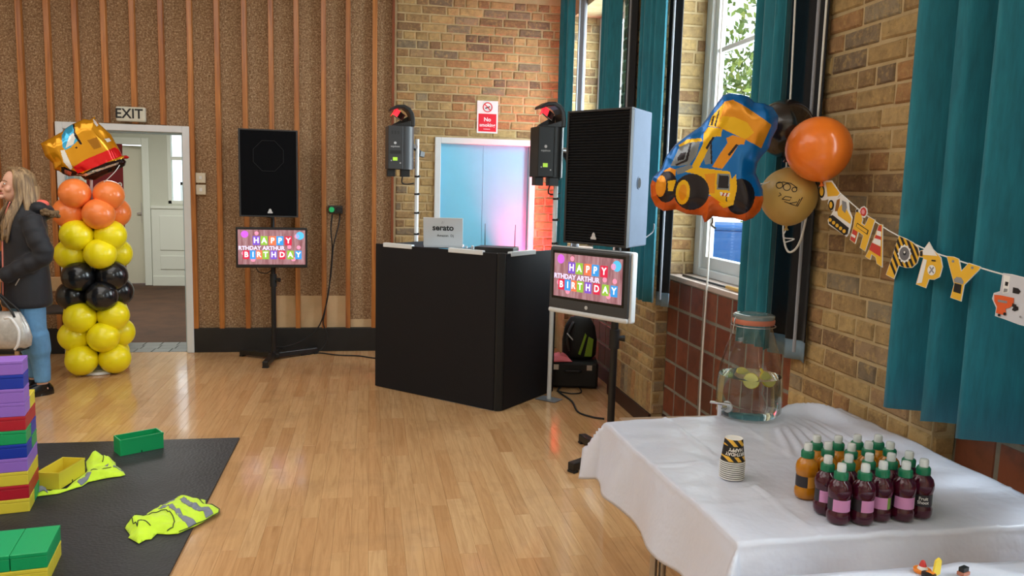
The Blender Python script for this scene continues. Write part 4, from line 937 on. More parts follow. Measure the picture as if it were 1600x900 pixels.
pro = {}; olab = ['orange juice bottle at the left front of the group, its label in full view', 'orange juice bottle in the back row, first from the left', 'orange juice bottle in the second row, second from the left', 'orange juice bottle in the back row, second from the left', 'orange juice bottle in the second row, third from the left', 'orange juice bottle in the back row, third from the left', 'orange juice bottle in the second row, fourth from the left', 'orange juice bottle in the back row, rightmost and nearest the wall', 'orange juice bottle in the second row, rightmost',
        'purple juice bottle in the third row, leftmost with a pink label', 'purple juice bottle in the third row, second from the left', 'purple juice bottle in the third row, middle', 'purple juice bottle in the third row, fourth from the left', 'purple juice bottle in the third row, rightmost and farthest back', 'purple juice bottle in the front row, leftmost and nearest the camera', 'purple juice bottle in the front row, second from the left', 'purple juice bottle in the front row, middle', 'purple juice bottle in the front row, fourth from the left', 'purple juice bottle at the right end of the front row, dark label']
rots = [250, 100, 10, 80, 30, 190, 60, 140, 20, 205, 120, 60, 20, 170, 205, 230, 150, 185, 40]
placed = []
for k, ((zx, zy), kind) in enumerate(caps):
    p = flo(1240+zx/6, 670+zy/6, TZ+.003+.139)
    placed.append([p.x, p.y])
for _ in range(60):                                  # keep the bottles from touching
    for i in range(len(placed)):
        for j in range(i):
            dx, dy = placed[i][0]-placed[j][0], placed[i][1]-placed[j][1]; d_ = math.hypot(dx, dy)
            if d_ < .0595:
                e = (.0595-d_)/2/d_; placed[i][0] += dx*e; placed[i][1] += dy*e; placed[j][0] -= dx*e; placed[j][1] -= dy*e
for k, ((zx, zy), kind) in enumerate(caps):
    if kind not in pro: pro[kind] = o = bottle(kind)
    else: o = copy_tree(pro[kind])
    o.location = (placed[k][0], placed[k][1], TZ+.0035); o.rotation_euler = (0, 0, R(rots[k]))
    o['label'] = olab[k]; o['group'] = 'purple juice bottles' if kind else 'orange juice bottles'
# ---- little toppers on the nearer table
def topper(px, py, label, kind):
    p = flo(px, py, TZ+.006); t = thing('party_topper', label, 'toy', (p.x, p.y, TZ+.006), R(20), 'toppers on the nearer table')
    OR_, WH_, RD_, YE_ = M('topper_orange', (232, 132, 40), .5), WHITEPL, M('topper_red', (190, 44, 40), .5), M('topper_yellow', (232, 200, 60), .5)
    if kind == 0:
        MB().lathe([(.018, 0), (.018, .006), (.001, .007)], 18).build('base', OR_, t, auto=40); MB().lathe([(.011, .006), (.008, .013)], 14).build('cone_band', WH_, t, auto=40); MB().lathe([(.008, .013), (.004, .024), (.001, .026)], 14).build('cone_tip', RD_, t, auto=40)
        MB().lathe([(.001, .0), (.012, .001), (.012, .007), (.001, .008)], 16, c=(-.012, -.022, 0), mat=Matrix.Scale(1.2, 4)).build('wheel', BLACKP, t, auto=40)
    elif kind == 1:
        MB().prism([(-.014, 0), (.012, 0), (.014, .03), (.006, .038), (-.006, .034)], (0, 0, 0), (1, 0, 0), (0, 0, 1), .004).build('card', YE_, t); MB().prism(poly_c(12, .007, 0, .024), (0, -.001, 0), (1, 0, 0), (0, 0, 1), .001).build('face_spot', WH_, t); MB().box(-.022, -.012, -.008, .008, 0, .01).build('foot', OR_, t)
    else:
        MB().box(-.010, .010, -.006, .006, .008, .018).build('cab', BLACKP, t, bevel=.001); MB().box(-.012, .012, -.008, .008, 0, .008).build('base', M('topper_brown', (176, 110, 88), .5), t, bevel=.001)
topper(1441, 893, 'orange and white cone topper with a red tip on the nearer table', 0); topper(1461, 898, 'yellow card topper with a white spot on the nearer table', 1); topper(1505, 898, 'tiny black and brown topper on the nearer table, rightmost', 2)
# ================================================================ BALLOONS AND BANNER BY THE WINDOW
def bmat(name, c, rough=.22, trans=0.0, coat=.3):
    n = NT('balloon_'+name); n.p(Base_Color=lin(c), Roughness=rough, Coat_Weight=coat, Coat_Roughness=.08)
    if trans: n.p(Subsurface_Weight=.3, Subsurface_Radius=(.05, .03, .02))
    return n.m
BOR, BYE, BBK = bmat('orange', (246, 124, 34), .25), bmat('yellow', (255, 238, 24), .3, coat=.15), bmat('black', (26, 27, 30), .25)
def egg(r, ln=1.12, n=28, k=18):
    """balloon along +z with the neck at the bottom"""
    pr = []
    for i in range(k+1):
        a = math.pi*i/k; z = -math.cos(a); rr = math.sin(a)
        if z < 0: rr *= (1-.10*z*z); z *= ln
        pr.append((max(1e-5, rr*r), z*r))
    return pr
def balloon(name, label, c, r, mat_, down=(0, 0, -1), group=None, ln=1.12):
    t = thing(name, label, 'balloon', c, 0, group)
    q = (-Vector(down)).to_track_quat('Z', 'Y').to_matrix().to_4x4()
    sk = MB().lathe(egg(r, ln), 32, mat=q).build('skin', mat_, t, smooth=True)
    MB().lathe([(.006, -ln*r+.004), (.004, -ln*r-.006), (.010, -ln*r-.014), (.008, -ln*r-.017)], 12, mat=q).build('knot', mat_, t, smooth=True)
    return t, sk
def at_depth(px, py, Y): return hit(px, py, 1, Y)
po = at_depth(1279, 233, 2.72); balloon('balloon', 'round orange balloon in front of the near brick pier', po, .118, BOR, (.18, 0, -1), ln=1.02)
pg = at_depth(1232, 306, 2.86); tg, skg = balloon('balloon', 'matt gold balloon with black printed doodles under the orange balloon', pg, .108, bmat('gold', (198, 162, 88), .38, coat=.1), (0, 0, -1), ln=1.08)
pb = at_depth(1226, 200, 2.98); balloon('balloon', 'black balloon behind the digger balloon and the orange one', pb, .112, bmat('brown_black', (34, 26, 24), .2), (.1, 0, -1), ln=1.05)
# doodles printed on the gold balloon
def strokes(c, r, paths, rad, name, mat_, parent, lnz=1.0):
    b = MB(); vd = (CAM-Vector(c)).normalized(); rx = Vector((0, 0, 1)).cross(vd).normalized(); uy = vd.cross(rx)
    for P in paths:
        b.tube([(rx*u+uy*v+vd*math.sqrt(max(.01, 1-u*u-v*v))).normalized()*(r*1.004) for u, v in P], rad, 5)
    return b.build(name, mat_, parent, smooth=True)
C1 = lambda cx, cy, r, n=14: [(cx+r*math.cos(2*math.pi*k/n), cy+r*math.sin(2*math.pi*k/n)) for k in range(n+1)]
strokes(pg, .108, [C1(-.32, .36, .11), C1(-.07, .30, .12), C1(.18, .22, .08), [(-.43, .42), (-.2, .47), (.05, .43), (.27, .28)], [(-.3, .1), (-.24, .02), (-.33, -.02)], [(-.12, -.2), (.15, -.3), (.32, -.35), (.46, -.04)], [(.05, -.26), (.3, -.2)], [(.38, -.1), (.28, -.32)], [(-.2, -.12), (.05, -.16), (.1, -.05), (-.1, -.02), (-.2, -.12)]], .0016, 'print', INK, tg)
cord([pg+Vector((0, 0, -.13)), pg+Vector((-.02, -.02, -.16)), pg+Vector((.02, -.03, -.165)), pg+Vector((-.015, -.02, -.18))], .0025, 'balloon_ribbon', M('white_ribbon', (232, 232, 236), .3), 'short curled white ribbon under the gold balloon', 'ribbon')

def foil(name, label, cat, outline, regions, c, depth_px, mats, thick, N, center, parts_parent=None, edge=.012, yaw=0.0):
    """inflated foil balloon: outline and printed regions given in picture units, built as a pillow with real thickness"""
    s = depth_px; cx, cy = center
    O = [((x-cx)*s, -(y-cy)*s) for x, y in outline]; RG = [([((x-cx)*s, -(y-cy)*s) for x, y in p], m) for p, m in regions]
    x0, x1 = min(p[0] for p in O), max(p[0] for p in O); y0, y1 = min(p[1] for p in O), max(p[1] for p in O)
    st = max(x1-x0, y1-y0)/N
    nx, ny = int((x1-x0)/st)+3, int((y1-y0)/st)+3
    seg = [(Vector(O[i]), Vector(O[(i+1) % len(O)])) for i in range(len(O))]
    def dist(p):
        best = 9
        for a, b in seg:
            d = b-a; t = max(0, min(1, (p-a).dot(d)/max(d.length_squared, 1e-9))); best = min(best, (p-(a+d*t)).length)
        return best
    R0 = thick*1.25
    b = MB(); idx = {}
    def vert(i, j):
        if (i, j) in idx: return idx[(i, j)]
        p = Vector((x0+(i-1)*st, y0+(j-1)*st)); d = dist(p)
        if not inside(p, O): # snap to the outline
            bp, bd = p, 9
            for a, e in seg:
                dd = e-a; t = max(0, min(1, (p-a).dot(dd)/max(dd.length_squared, 1e-9))); q = a+dd*t
                if (p-q).length < bd: bd = (p-q).length; bp = q
            p, d = bp, 0
        t = min(1, d/R0); h = thick*math.sqrt(max(0, 1-(1-t)**2))
        wr = .006*math.sin(90*(p.x+.3*p.y))*math.exp(-d/.035)*min(1, d/.01)
        k = len(b.v); b.v.append((p.x, -(h+wr), p.y)); b.v.append((p.x, (h+wr)+.0006, p.y)); idx[(i, j)] = k; return k
    for i in range(nx-1):
        for j in range(ny-1):
            cpt = (x0+(i-.5)*st, y0+(j-.5)*st)
            if not inside(cpt, O): continue
            q = [vert(i, j), vert(i+1, j), vert(i+1, j+1), vert(i, j+1)]
            mi = 0
            for pl, m in RG:
                if inside(cpt, pl): mi = m
            b.f.append(tuple(q)); b.m.append(mi); b.f.append(tuple(k+1 for k in reversed(q))); b.m.append(0)
    t = thing(name, label, cat, c); vd = (CAM-Vector(c)); t.rotation_euler = (0, -ROLL, math.atan2(vd.x, -vd.y)+yaw)
    # local -y faces the viewer
    t.rotation_euler = (0, -ROLL*1.0, math.atan2(-vd.y, -vd.x)-math.pi/2+math.pi+yaw) if False else (0, ROLL, math.atan2(vd.x, -vd.y)+yaw)
    b.build('skin', mats, t, smooth=True)
    return t
def fm(name, c, rough=.2, metal=.35): return M('foil_'+name, c, rough, metal)
# ---- front loader foil balloon; outline traced in the photograph's pixels (x857/200 zoom of 1010,140)
Zk = lambda pts: [(1010+x*.2333, 140+y*.2333) for x, y in pts]
ol = Zk([(45, 660), (60, 600), (110, 545), (135, 460), (190, 380), (270, 310), (350, 250), (395, 180), (440, 100), (475, 45), (520, 30), (580, 35), (640, 50), (680, 85), (740, 90), (800, 115), (840, 170), (838, 250), (815, 310), (800, 380), (760, 430), (735, 480), (730, 545), (755, 590), (785, 650), (795, 720), (780, 790), (740, 840), (690, 865), (620, 850), (560, 850), (480, 845), (440, 885), (425, 890), (405, 845), (300, 840), (230, 815), (150, 830), (90, 800), (55, 740)])
YEL, ORG, BKF, BLF, GRF, DBF = 1, 2, 3, 0, 4, 5
el = lambda cx, cy, rx, ry: Zk([(cx+rx*math.cos(a), cy+ry*math.sin(a)) for a in [2*math.pi*k/24 for k in range(24)]])
reg = [(Zk([(0, 640), (60, 625), (130, 660), (300, 700), (560, 720), (740, 695), (857, 690), (857, 900), (0, 900)]), DBF),
       (Zk([(470, 265), (400, 255), (490, 95), (540, 82), (640, 135), (795, 235), (745, 385), (640, 335)]), ORG), (Zk([(460, 255), (480, 190), (560, 195), (640, 225), (690, 290), (640, 335), (560, 300)]), YEL),
       (Zk([(400, 255), (415, 190), (480, 110), (490, 115), (455, 262)]), YEL), (Zk([(412, 250), (425, 190), (433, 185), (425, 252)]), BKF), (Zk([(436, 255), (455, 155), (463, 150), (447, 257)]), BKF),
       (Zk([(400, 260), (490, 270), (485, 320), (440, 325), (400, 440), (360, 530), (310, 530), (345, 450), (375, 370), (375, 300)]), YEL), (Zk([(432, 325), (445, 330), (405, 410), (392, 400)]), BKF),
       (Zk([(520, 330), (560, 310), (640, 330), (635, 365), (600, 370), (560, 450), (510, 530), (445, 520), (490, 430), (530, 360)]), ORG), (Zk([(585, 365), (600, 372), (550, 445), (538, 435)]), BKF),
       (Zk([(215, 385), (270, 345), (360, 335), (370, 355), (290, 370), (225, 400)]), YEL), (Zk([(175, 525), (225, 395), (290, 365), (355, 362), (340, 450), (300, 510), (230, 525)]), GRF), (Zk([(270, 480), (290, 370), (302, 370), (285, 490), (215, 522), (205, 515)]), BKF), (Zk([(215, 470), (235, 440), (270, 430), (262, 480), (222, 490)]), BKF),
       (Zk([(388, 470), (425, 360), (440, 500), (400, 505)]), GRF), (Zk([(420, 360), (430, 360), (445, 500), (435, 500)]), BKF),
       (Zk([(210, 545), (300, 510), (330, 530), (270, 565), (225, 580)]), GRF), (Zk([(270, 560), (330, 525), (560, 545), (575, 590), (610, 680), (580, 770), (520, 750), (440, 700), (420, 620), (360, 575)]), YEL), (Zk([(400, 570), (470, 560), (475, 690), (440, 690)]), ORG),
       (Zk([(130, 560), (170, 535), (215, 550), (215, 605), (150, 600)]), ORG), (el(160, 665, 72, 105), BKF), (el(122, 662, 36, 72), ORG), (Zk([(165, 625), (220, 615), (205, 690), (172, 690)]), YEL),
       (el(325, 690, 115, 120), BKF), (el(270, 695, 46, 82), YEL), (el(270, 695, 26, 54), ORG),
       (el(640, 705, 92, 118), BKF), (Zk([(545, 640), (600, 560), (615, 650), (600, 760), (540, 785), (505, 755), (560, 740)]), YEL), (Zk([(483, 560), (562, 562), (570, 668), (485, 665)]), GRF), (Zk([(492, 570), (555, 572), (560, 655), (494, 655)]), BKF), (Zk([(510, 682), (572, 684), (568, 706), (512, 704)]), 6), (Zk([(530, 684), (540, 684), (532, 705), (522, 705)]), 7), (Zk([(552, 684), (562, 684), (554, 705), (544, 705)]), 7)]
FMS = [fm('blue', (14, 110, 190)), fm('yellow', (238, 186, 24)), fm('orange', (232, 150, 30)), fm('black', (34, 28, 36)), fm('grey', (128, 134, 140)), fm('burnt_orange', (216, 98, 28)), fm('white', (232, 230, 226)), fm('red', (176, 40, 34))]
pf = at_depth(1110, 245, 2.82); q_ = (Vector(pf)-CAM).dot(FWD)
tf = foil('foil_balloon', 'foil balloon printed with a yellow wheel loader on a blue ground', 'balloon', ol, reg, pf, q_/FPX, FMS, .060, 230, (1110, 245))
tl_ = MB().tube(smooth_path([at_depth(1113, 340, 2.82), at_depth(1113, 347, 2.82), at_depth(1112, 352, 2.82), at_depth(1118, 357, 2.82)], 5), .004, 6).build('ribbon_tail', M('grey_ribbon', (120, 116, 112), .4), tf, smooth=True)
tl_.matrix_parent_inverse = tf.matrix_basis.inverted()
cord([at_depth(1165, 288, 2.82), at_depth(1200, 285, 2.84), at_depth(1215, 268, 2.86), at_depth(1240, 262, 2.86), at_depth(1285, 285, 2.72)], .002, 'balloon_string', STRING, 'thin string tying the wheel loader balloon to the bunch', 'string')

# ---- lettered banner across pier and curtain
BP0, BP1 = at_depth(1285, 280, 2.66), None
BP0 = hit(1290, 285, 0, 1.655); BP1 = hit(1600, 432, 0, 1.585); _bd = (BP1-BP0); _bd.z = 0; BN = Vector((0, 0, 1)).cross(_bd).normalized()
if BN.dot(CAM-BP0) < 0: BN = -BN
ban = thing('letter_banner', 'string banner of construction-site letters reading HAPPY and the start of the next word', 'banner', BP0)
BW, BY_, BK_, BO_, BRd, BG_ = M('card_white', (238, 238, 236), .6), M('card_yellow', (238, 186, 52), .6), M('card_black', (26, 26, 28), .6), M('card_orange', (226, 96, 44), .6), M('card_red', (206, 66, 56), .6), M('card_grey', (140, 142, 146), .6)
HAZ = BY_
def bw(p, off=0.0): return hitp(p[0], p[1], BP0, BN) + BN*off - BP0
def card(name, pts, layers, hole=None):
    """white-edged card cut to a pixel outline; layers = [(points, material)] printed on its face"""
    mats = [BW]; b = MB(); P = [bw(p) for p in pts]; n = len(P)
    def slab(Q, o0, o1, m):
        k = len(Q); vs_ = [q+BN*o0 for q in Q]+[q+BN*o1 for q in Q]
        b.add(vs_, [tuple(reversed(range(k))), tuple(range(k, 2*k))]+[(i, (i+1) % k, k+(i+1) % k, k+i) for i in range(k)], m)
    slab(P, -.001, .001, 0)
    for i, (Q, mt) in enumerate(layers):
        if mt not in mats: mats.append(mt)
        slab([bw(p) for p in Q], .0011+.0003*i, .0014+.0003*i, mats.index(mt))
    return b.build(name, mats, ban, fixn=True)
def ins(pts, k=.86, dx=0, dy=0):
    cx = sum(p[0] for p in pts)/len(pts); cy = sum(p[1] for p in pts)/len(pts); return [(cx+(x-cx)*k+dx, cy+(y-cy)*k+dy) for x, y in pts]
def shrink(pts, d):
    """inset a polygon by d pixels"""
    n = len(pts); ar = sum(pts[i][0]*pts[(i+1) % n][1]-pts[(i+1) % n][0]*pts[i][1] for i in range(n)); sg = 1 if ar > 0 else -1; out = []
    for i in range(n):
        a, b_, c_ = Vector(pts[i-1]), Vector(pts[i]), Vector(pts[(i+1) % n]); e1 = (b_-a).normalized(); e2 = (c_-b_).normalized()
        n1 = Vector((-e1.y, e1.x))*sg; n2 = Vector((-e2.y, e2.x))*sg; m_ = n1+n2
        if m_.length < .3: m_ = n1
        m_ = m_/max(m_.length_squared, .5)*2*.5*1.0
        q = b_+m_*d*1.0; out.append((q.x, q.y))
    return out
z5 = lambda pts: [(1270+x/5, 270+y/5) for x, y in pts]
z56 = lambda pts: [(1380+x/5.627, 360+y/5.627) for x, y in pts]
pc5 = lambda cx, cy, r, n=16, ry=None: z5(poly_c(n, r, cx, cy, 0, ry)); pc56 = lambda cx, cy, r, n=16, ry=None: z56(poly_c(n, r, cx, cy, 0, ry))
# digger bucket with wheel, bulldozer
card('digger_card', z5([(50, 100), (75, 80), (100, 60), (150, 60), (220, 165), (200, 190), (190, 260), (150, 300), (118, 240), (125, 205), (95, 215), (70, 215), (48, 160)]),
     [(z5([(105, 75), (148, 72), (212, 160), (195, 180), (118, 185)]), BY_), (pc5(72, 145, 24, ry=52), BK_), (pc5(72, 145, 15, ry=36), BY_), (pc5(148, 252, 22, ry=40), BK_), (pc5(146, 252, 12, ry=26), BY_)])
card('bulldozer_card', z5([(190, 215), (220, 170), (280, 215), (285, 290), (310, 350), (300, 410), (285, 470), (265, 500), (125, 405), (118, 370), (150, 320), (165, 290)]),
     [(z5([(190, 290), (235, 240), (275, 300), (305, 360), (295, 400), (200, 335)]), BY_), (z5([(175, 300), (190, 215), (215, 200), (210, 260), (195, 300)]), M('card_brown', (150, 100, 40), .6)), (z5([(232, 215), (265, 230), (270, 275), (255, 315), (232, 290)]), BG_), (z5([(130, 340), (160, 330), (285, 430), (275, 480), (250, 488), (130, 395)]), BK_)]
     + [(pc5(140+i*28, 368+i*22, 13, 12, 15), BY_) for i in range(5)])
Hl = z5([(330, 335), (345, 290), (385, 325), (392, 370), (385, 395), (408, 410), (440, 342), (490, 370), (412, 615), (368, 585), (395, 490), (360, 465), (333, 555), (290, 522), (318, 420)])
card('letter_h', Hl, [(shrink(Hl, 1.2), BY_), (z5([(350, 390), (440, 450), (430, 485), (340, 420)]), BK_), (z5([(352, 398), (432, 452), (424, 474), (345, 420)]), BY_), (z5([(320, 440), (352, 460), (332, 545), (296, 520)]), BRd), (z5([(310, 475), (340, 492), (335, 512), (305, 494)]), BW), (pc5(400, 305, 24, 8, 34), BRd), (pc5(400, 305, 13, 8, 20), M('card_pink', (228, 150, 160), .6))])
card('stop_sign', z5([(335, 300), (345, 275), (370, 285), (378, 270), (402, 260), (425, 280), (428, 320), (410, 352), (380, 345), (372, 310), (345, 320)]), [(pc5(400, 305, 22, 8, 36), BRd), (pc5(400, 305, 14, 8, 24), M('card_pink', (228, 150, 160), .6)), (z5([(342, 288), (358, 286), (356, 308), (342, 306)]), BK_)])
Al = z5([(520, 400), (548, 405), (545, 740), (500, 710), (492, 660), (462, 640), (450, 680), (410, 655), (440, 600), (490, 480)])
card('letter_a', Al, [(shrink(Al, 1.2), BY_), (z5([(520, 412), (540, 412), (538, 460), (508, 450)]), BRd), (z5([(508, 450), (538, 460), (538, 500), (500, 485)]), BW), (z5([(498, 485), (538, 500), (537, 525), (488, 510)]), BRd), (z5([(488, 510), (537, 525), (536, 575), (470, 545)]), BW), (z5([(468, 545), (536, 580), (533, 655), (445, 600)]), BRd)])
Pl = z56([(140, 45), (200, 70), (265, 105), (310, 150), (325, 215), (300, 290), (255, 330), (200, 330), (140, 310), (98, 428), (25, 390), (75, 250), (110, 140)])
Pin = shrink(Pl, 1.3); lay_ = [(Pin, BY_)]
cxs = []
for k in range(-2, 9):     # black diagonal bars clipped to the letter
    a0, a1 = 55+k*46, 77+k*46; Q = [(a0+ (y_-60)*.42-40, y_) for y_ in ()]
    bar_ = z56([(a0, 40), (a1, 40), (a1+150, 420), (a0+150, 420)])
    # Sutherland-Hodgman clip of the inset outline against the two bar edges
    def clip(poly, p0, p1):
        out = []; s_ = lambda p: (p1[0]-p0[0])*(p[1]-p0[1])-(p1[1]-p0[1])*(p[0]-p0[0])
        for i in range(len(poly)):
            a, b_ = poly[i-1], poly[i]; sa, sb = s_(a), s_(b_)
            if (sa >= 0) != (sb >= 0): t_ = sa/(sa-sb); out.append((a[0]+(b_[0]-a[0])*t_, a[1]+(b_[1]-a[1])*t_))
            if sb >= 0: out.append(b_)
        return out
    c1 = clip(clip(Pin, bar_[3], bar_[0]) if False else Pin, bar_[0], bar_[3]); c1 = [p for p in c1]
    c2 = clip(Pin, bar_[3], bar_[0]); c2 = clip(c2, bar_[1], bar_[2])
    if len(c2) > 2: lay_.append((c2, BK_))
star = []
for k in range(24): r_ = 62 if k % 2 == 0 else 52; star.append((197+r_*math.cos(2*math.pi*k/24), 205+r_*1.35*math.sin(2*math.pi*k/24)))
lay_ += [(z56(star), BW), (pc56(197, 205, 44, 18, 60), M('card_mid_grey', (112, 112, 116), .6)), (pc56(199, 200, 15, 12, 20), BK_), (pc56(199, 192, 8, 10, 10), BW)]
card('letter_p', Pl, lay_)
P2 = z56([(405, 100), (440, 165), (480, 205), (510, 240), (525, 320), (500, 410), (450, 435), (405, 430), (378, 508), (290, 475), (330, 330), (355, 240), (320, 235), (322, 180), (355, 170)])
card('letter_p', P2, [(shrink(P2, 1.2), BY_), (z56([(405, 110), (480, 225), (355, 215), (350, 180)]), BW), (z56([(330, 182), (352, 182), (350, 228), (328, 224)]), BK_), (z56([(362, 250), (390, 260), (345, 460), (302, 466), (335, 340)]), BW), (pc56(432, 350, 36, 16, 46), BW), (z56([(408, 370), (448, 318), (456, 328), (416, 382)]), BG_), (z56([(412, 322), (420, 316), (456, 372), (448, 380)]), BG_), (z56([(435, 258), (470, 262), (468, 274), (433, 270)]), BK_)])
Yl = z56([(560, 225), (620, 230), (668, 250), (690, 355), (755, 285), (860, 320), (845, 350), (715, 480), (688, 625), (592, 592), (625, 470), (600, 380)])
card('letter_y', Yl, [(shrink(Yl, 1.3), BY_), (z56([(625, 430), (650, 408), (690, 415), (712, 450), (705, 475), (630, 455)]), BG_), (z56([(632, 462), (695, 478), (685, 558), (622, 538)]), BK_), (pc56(620, 272, 12, 10), BG_), (pc56(790, 328, 12, 10), BG_)])
Bl = z56([(1055, 375), (1130, 385), (1230, 410), (1330, 450), (1370, 560), (1345, 640), (1400, 740), (1370, 840), (1280, 850), (1200, 830), (1080, 785), (985, 752), (995, 680), (960, 600), (975, 550), (1030, 535)])
LGB = M('card_pale_grey', (206, 208, 216), .6)
card('letter_b', Bl, [(shrink(Bl, 1.4), LGB), (z56([(1065, 390), (1120, 402), (1105, 545), (1055, 555)]), BW), (z56([(1080, 450), (1108, 455), (1100, 490), (1075, 485)]), BK_), (z56([(1070, 510), (1100, 515), (1095, 540), (1062, 545)]), BG_), (z56([(1150, 500), (1195, 510), (1215, 535), (1200, 560), (1145, 550)]), BK_), (z56([(1160, 665), (1195, 672), (1195, 700), (1165, 712), (1140, 700)]), BK_),
     (z56([(985, 565), (1040, 570), (1160, 595), (1155, 650), (1120, 680), (1085, 690), (1090, 750), (1000, 725), (1010, 670), (985, 620)]), BO_), (z56([(1020, 608), (1100, 622), (1098, 642), (1018, 628)]), BG_), (pc56(1080, 735, 14, 10), BK_), (pc56(1030, 745, 12, 10), BK_), (z56([(1150, 640), (1185, 655), (1175, 680), (1145, 668)]), BK_), (pc56(1220, 760, 10, 10), BG_)])
sp_ = [z5([(95, 62)])[0], z5([(215, 165)])[0], z5([(340, 275)])[0], z5([(545, 425)])[0], z56([(140, 55)])[0], z56([(330, 150)])[0], z56([(470, 205)])[0], z56([(570, 238)])[0], z56([(850, 330)])[0], z56([(1050, 388)])[0], (1640, 448), (1720, 470)]
MB().tube(smooth_path([bw(p, -.003) for p in sp_], 3), .0022, 6).build('string', STRING, ban, smooth=True)
# ================================================================ SIGNS, SWITCHES ON THE BACK WALL
def wall_box(p0, p1, Y, ax=1):
    a, b = hit(*p0, 1, Y), hit(*p1, 1, Y); return a.x, b.x, b.z, a.z
x0, x1, z0, z1 = wall_box((181, 166), (228, 191), 7.40)
ex = thing('exit_sign', 'cream exit sign box with black letters above the doorway', 'sign', ((x0+x1)/2, 7.43, z0), 0)
w_, h_ = x1-x0, z1-z0
MB().box(-w_/2, w_/2, -.045, .0, 0, h_).build('box', M('cream_plastic', (206, 204, 188), .5, var=.04, vs_=10), ex, bevel=.012)
MB().text('EXIT', h_*.92, (-.012, -.046, h_*.5), (1, 0, 0), (0, 0, 1), bold=.018, xs=.95).build('lettering', INK, ex)
x0, x1, z0, z1 = wall_box((745.5, 157), (777, 209), YB)
ns = thing('no_smoking_sign', 'white and red no smoking sign on the brick above the blue door', 'sign', ((x0+x1)/2, YB-.009, z0))
w_, h_ = x1-x0, z1-z0
MB().box(-w_/2, w_/2, -.004, .0, 0, h_).build('plate', WHITEPL, ns, bevel=.001)
RD = M('sign_red', (200, 20, 48), .5)
MB().box(-w_*.43, w_*.43, -.0046, -.004, h_*.05, h_*.6).build('red_panel', RD, ns)
MB().text('No', h_*.17, (0, -.0049, h_*.42), (1, 0, 0), (0, 0, 1), bold=.03).text('smoking', h_*.15, (0, -.0049, h_*.25), (1, 0, 0), (0, 0, 1), bold=.02).box(-w_*.18, w_*.14, -.0049, -.0046, h_*.12, h_*.135).build('lettering', WHITEPL, ns)
ic = MB(); r_ = w_*.21
ic.tube([(r_*math.cos(a), -.005, h_*.80+r_*math.sin(a)) for a in [2*math.pi*k/28 for k in range(28)]], .0045, 6, closed=True).bar((-r_*.7, -.0055, h_*.80+r_*.7), (r_*.7, -.0055, h_*.80-r_*.7), .004, .008)
ic.build('prohibition_ring', RD, ns); MB().bar((-r_*.55, -.0048, h_*.79-r_*.2), (r_*.5, -.0048, h_*.79+r_*.25), .001, .01).build('cigarette', INK, ns)
for k, (pa, pb, lb) in enumerate((((305, 270), (321, 286), 'upper of two cream switch plates right of the doorway'), ((305.5, 288.5), (321.5, 304.5), 'lower of two cream switch plates right of the doorway'))):
    x0, x1, z0, z1 = wall_box(pa, pb, 7.445)
    sw = thing('switch_box', lb, 'switch', ((x0+x1)/2, YS, z0), group='switches right of the doorway')
    MB().box(-(x1-x0)/2, (x1-x0)/2, -.03, 0, 0, z1-z0).build('back_box', M('cream_switch', (222, 214, 194), .45), sw, bevel=.005); MB().box(-.012, .012, -.033, -.03, .03, .06).build('rocker', WHITEPL, sw, bevel=.001)
x0, x1, z0, z1 = wall_box((513, 321), (535, 334), 7.44)
so = thing('wall_socket', 'double wall socket with one green and one black plug on the batten wall', 'socket', ((x0+x1)/2, YS, z0))
MB().box(-(x1-x0)/2, (x1-x0)/2, -.035, 0, 0, z1-z0).build('back_box', M('dark_metal_box', (52, 44, 38), .5), so, bevel=.004)
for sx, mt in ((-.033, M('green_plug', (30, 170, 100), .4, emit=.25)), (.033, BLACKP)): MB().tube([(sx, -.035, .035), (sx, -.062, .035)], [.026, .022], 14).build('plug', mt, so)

# ================================================================ BALLOON COLUMN
CX, CYc = -2.13, 6.72
colm = thing('balloon_column_stand', 'white base and pole that carries the balloon column by the doorway', 'stand', (CX, CYc, 0))
MB().lathe([(.14, 0), (.145, .004), (.14, .022), (.06, .03), (.03, .034)], 28).build('base', WHITEPL, colm, auto=40); MB().tube([(0, 0, .03), (0, 0, 1.56)], .011, 10).build('pole', WHITEPL, colm)
rows = [(558, 'y'), (525, 'y'), (493, 'y'), (461, 'k'), (432, 'k'), (397, 'y'), (366, 'y'), (333, 'o'), (303, 'o')]
bm = {'y': BYE, 'k': BBK, 'o': bmat('coral_orange', (255, 138, 66), .3)}
NM = {'y': 'yellow', 'k': 'black', 'o': 'orange'}; RW = ['bottom', 'second', 'third', 'fourth', 'fifth', 'sixth', 'seventh', 'eighth', 'top']
SD = ['front', 'right', 'back', 'left']
bal_me = {}
